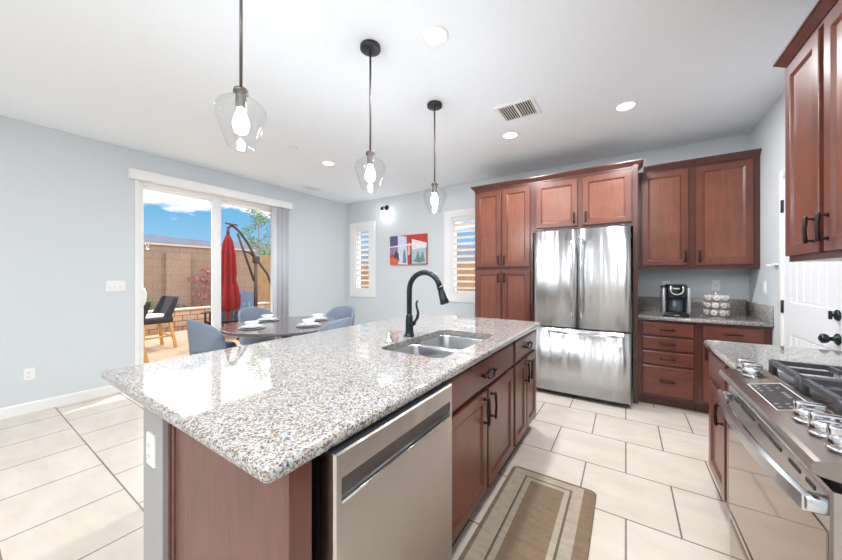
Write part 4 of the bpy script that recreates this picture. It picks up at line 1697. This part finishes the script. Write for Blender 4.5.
# plants
def leaves(mb, c, rad, n, size, flat=1.0):
    for _ in range(n):
        while True:
            p = Vector((random.uniform(-1, 1), random.uniform(-1, 1), random.uniform(-1, 1)))
            if p.length < 1:
                break
        q = Vector(c) + Vector((p.x * rad[0], p.y * rad[1], p.z * rad[2]))
        a = Vector((random.gauss(0, 1), random.gauss(0, 1), random.gauss(0, flat))).normalized()
        b_ = a.orthogonal().normalized()
        b_ = (b_ + a.cross(b_) * random.uniform(-1, 1)).normalized()
        s_ = size * random.uniform(.6, 1.3)
        mb._f([mb._v(q + a * s_), mb._v(q + b_ * s_ * .45), mb._v(q - a * s_), mb._v(q - b_ * s_ * .45)])


t = thing('japanese_maple', 'small red-leaved maple in front of the tall block wall', 'tree', (-10.02, 4.0, .34))
part('trunk', MB().tube([(-10.02, 4.02, .34), (-10.02, 4.0, .7), (-10.02, 4.05, 1.1)], [.03, .022, .012], 8), 'bark', t)
mb = MB()
for c, r_ in (((-10.02, 4.25, 1.42), (.14, .36, .12)), ((-10.02, 4.00, 1.20), (.14, .42, .13)), ((-10.02, 4.25, .98), (.14, .45, .15)), ((-10.02, 4.5, 1.25), (.14, .3, .12)), ((-10.02, 4.1, .75), (.14, .36, .15))):
    leaves(mb, c, r_, 150, .034)
part('foliage', mb, 'leaf_red', t)
t = thing('spiky_plant', 'bright green spiky plant behind the retaining wall', 'plant', (-10.08, 2.55, .3))
mb = MB()
for i in range(26):
    a = random.uniform(0, 2 * PI)
    L = random.uniform(.3, .55)
    tip = Vector((-10.08 + .22 * math.cos(a) * random.uniform(.4, 1.3), 2.78 + .28 * math.sin(a), .3 + L))
    b0 = Vector((-10.08 + .03 * math.cos(a), 2.78 + .03 * math.sin(a), .32))
    mid = (b0 + tip) / 2 + Vector((0, 0, .06))
    s_ = Vector((-math.sin(a), math.cos(a), 0)) * .018
    mb._f([mb._v(b0 - s_), mb._v(b0 + s_), mb._v(mid + s_ * .9), mb._v(tip), mb._v(mid - s_ * .9)])
part('blades', mb, 'leaf_green', t)
for i, (y, l) in enumerate(((3.3, 'low dark shrub left of the red maple'), (4.75, 'low dark shrub right of the red maple'))):
    t = thing('low_shrub', l, 'shrub', (-10.1, y, .34))
    mb = MB()
    leaves(mb, (-10.08, y, .46), (.16, .36, .12), 220, .04)
    part('foliage', mb, 'leaf_dark', t)
t = thing('young_tree', 'slender young tree with sparse green leaves behind the garden wall', 'tree', (-12.2, 6.9, -.25))
part('trunk', MB().tube([(-12.2, 6.9, -.25), (-12.18, 6.92, 1.6), (-12.22, 6.88, 3.0), (-12.2, 6.9, 4.3)], [.028, .024, .018, .01], 8), 'bark', t)
mb = MB()
for i in range(9):
    z = 1.9 + i * .26
    a = i * 2.3
    mb.tube([(-12.2, 6.9, z), (-12.2 + .35 * math.cos(a), 6.9 + .35 * math.sin(a), z + .3), (-12.2 + .6 * math.cos(a), 6.9 + .6 * math.sin(a), z + .42)], [.014, .01, .005], 6)
part('branches', mb, 'bark', t)
mb = MB()
for i in range(18):
    z = 2.0 + (i % 9) * .27
    a = i * 2.3 + (0 if i < 9 else 1.1)
    rr_ = random.uniform(.2, .65)
    leaves(mb, (-12.2 + rr_ * math.cos(a), 6.9 + rr_ * math.sin(a), z + .35), (.28, .28, .22), 90, .042)
part('foliage', mb, 'leaf_birch', t)
t = thing('hedge_bush', 'yellow-green bush behind the wooden fence and young tree', 'shrub', (-12.9, 7.8, -.25))
mb = MB()
leaves(mb, (-12.9, 7.8, 1.2), (.9, .9, 1.35), 1500, .07)
part('foliage', mb, 'leaf_green', t)

# hills
mb = MB()
n = 90
rng = random.Random(4)
ang0, ang1 = R(95), R(200)
rows = [[], [], []]
ph = [rng.uniform(0, 6) for _ in range(4)]
for i in range(n + 1):
    a = ang0 + (ang1 - ang0) * i / n
    h = 38 + 1.6 * math.sin(9 * a + ph[0]) + 1.6 * math.sin(29 * a + ph[1]) + .8 * math.sin(61 * a + ph[2])
    for r_, z, row in ((310, -1, 0), (400, h, 1), (520, -1, 2)):
        rows[row].append((r_ * math.cos(a), r_ * math.sin(a), z))
mb.loft(rows, False, False, False, True)
struct('hills', mb, 'hill_rock', label='grey-blue hills beyond the garden wall')
# neighbour's house outside the shuttered windows
t = thing('neighbour_house', 'pale stucco house with tiled roof beyond the wooden fence outside the shutters', 'house', (-5, 36, -.25))
part('walls', MB().box(-13, 1.5, 32, 40, -.25, 2.4), 'stucco', t)
mb = MB().prism([(31.4, 2.4), (40.6, 2.4), (36, 4.0)], 'x', -13.6, 2.1)
part('roof', mb, 'roof_tile', t)
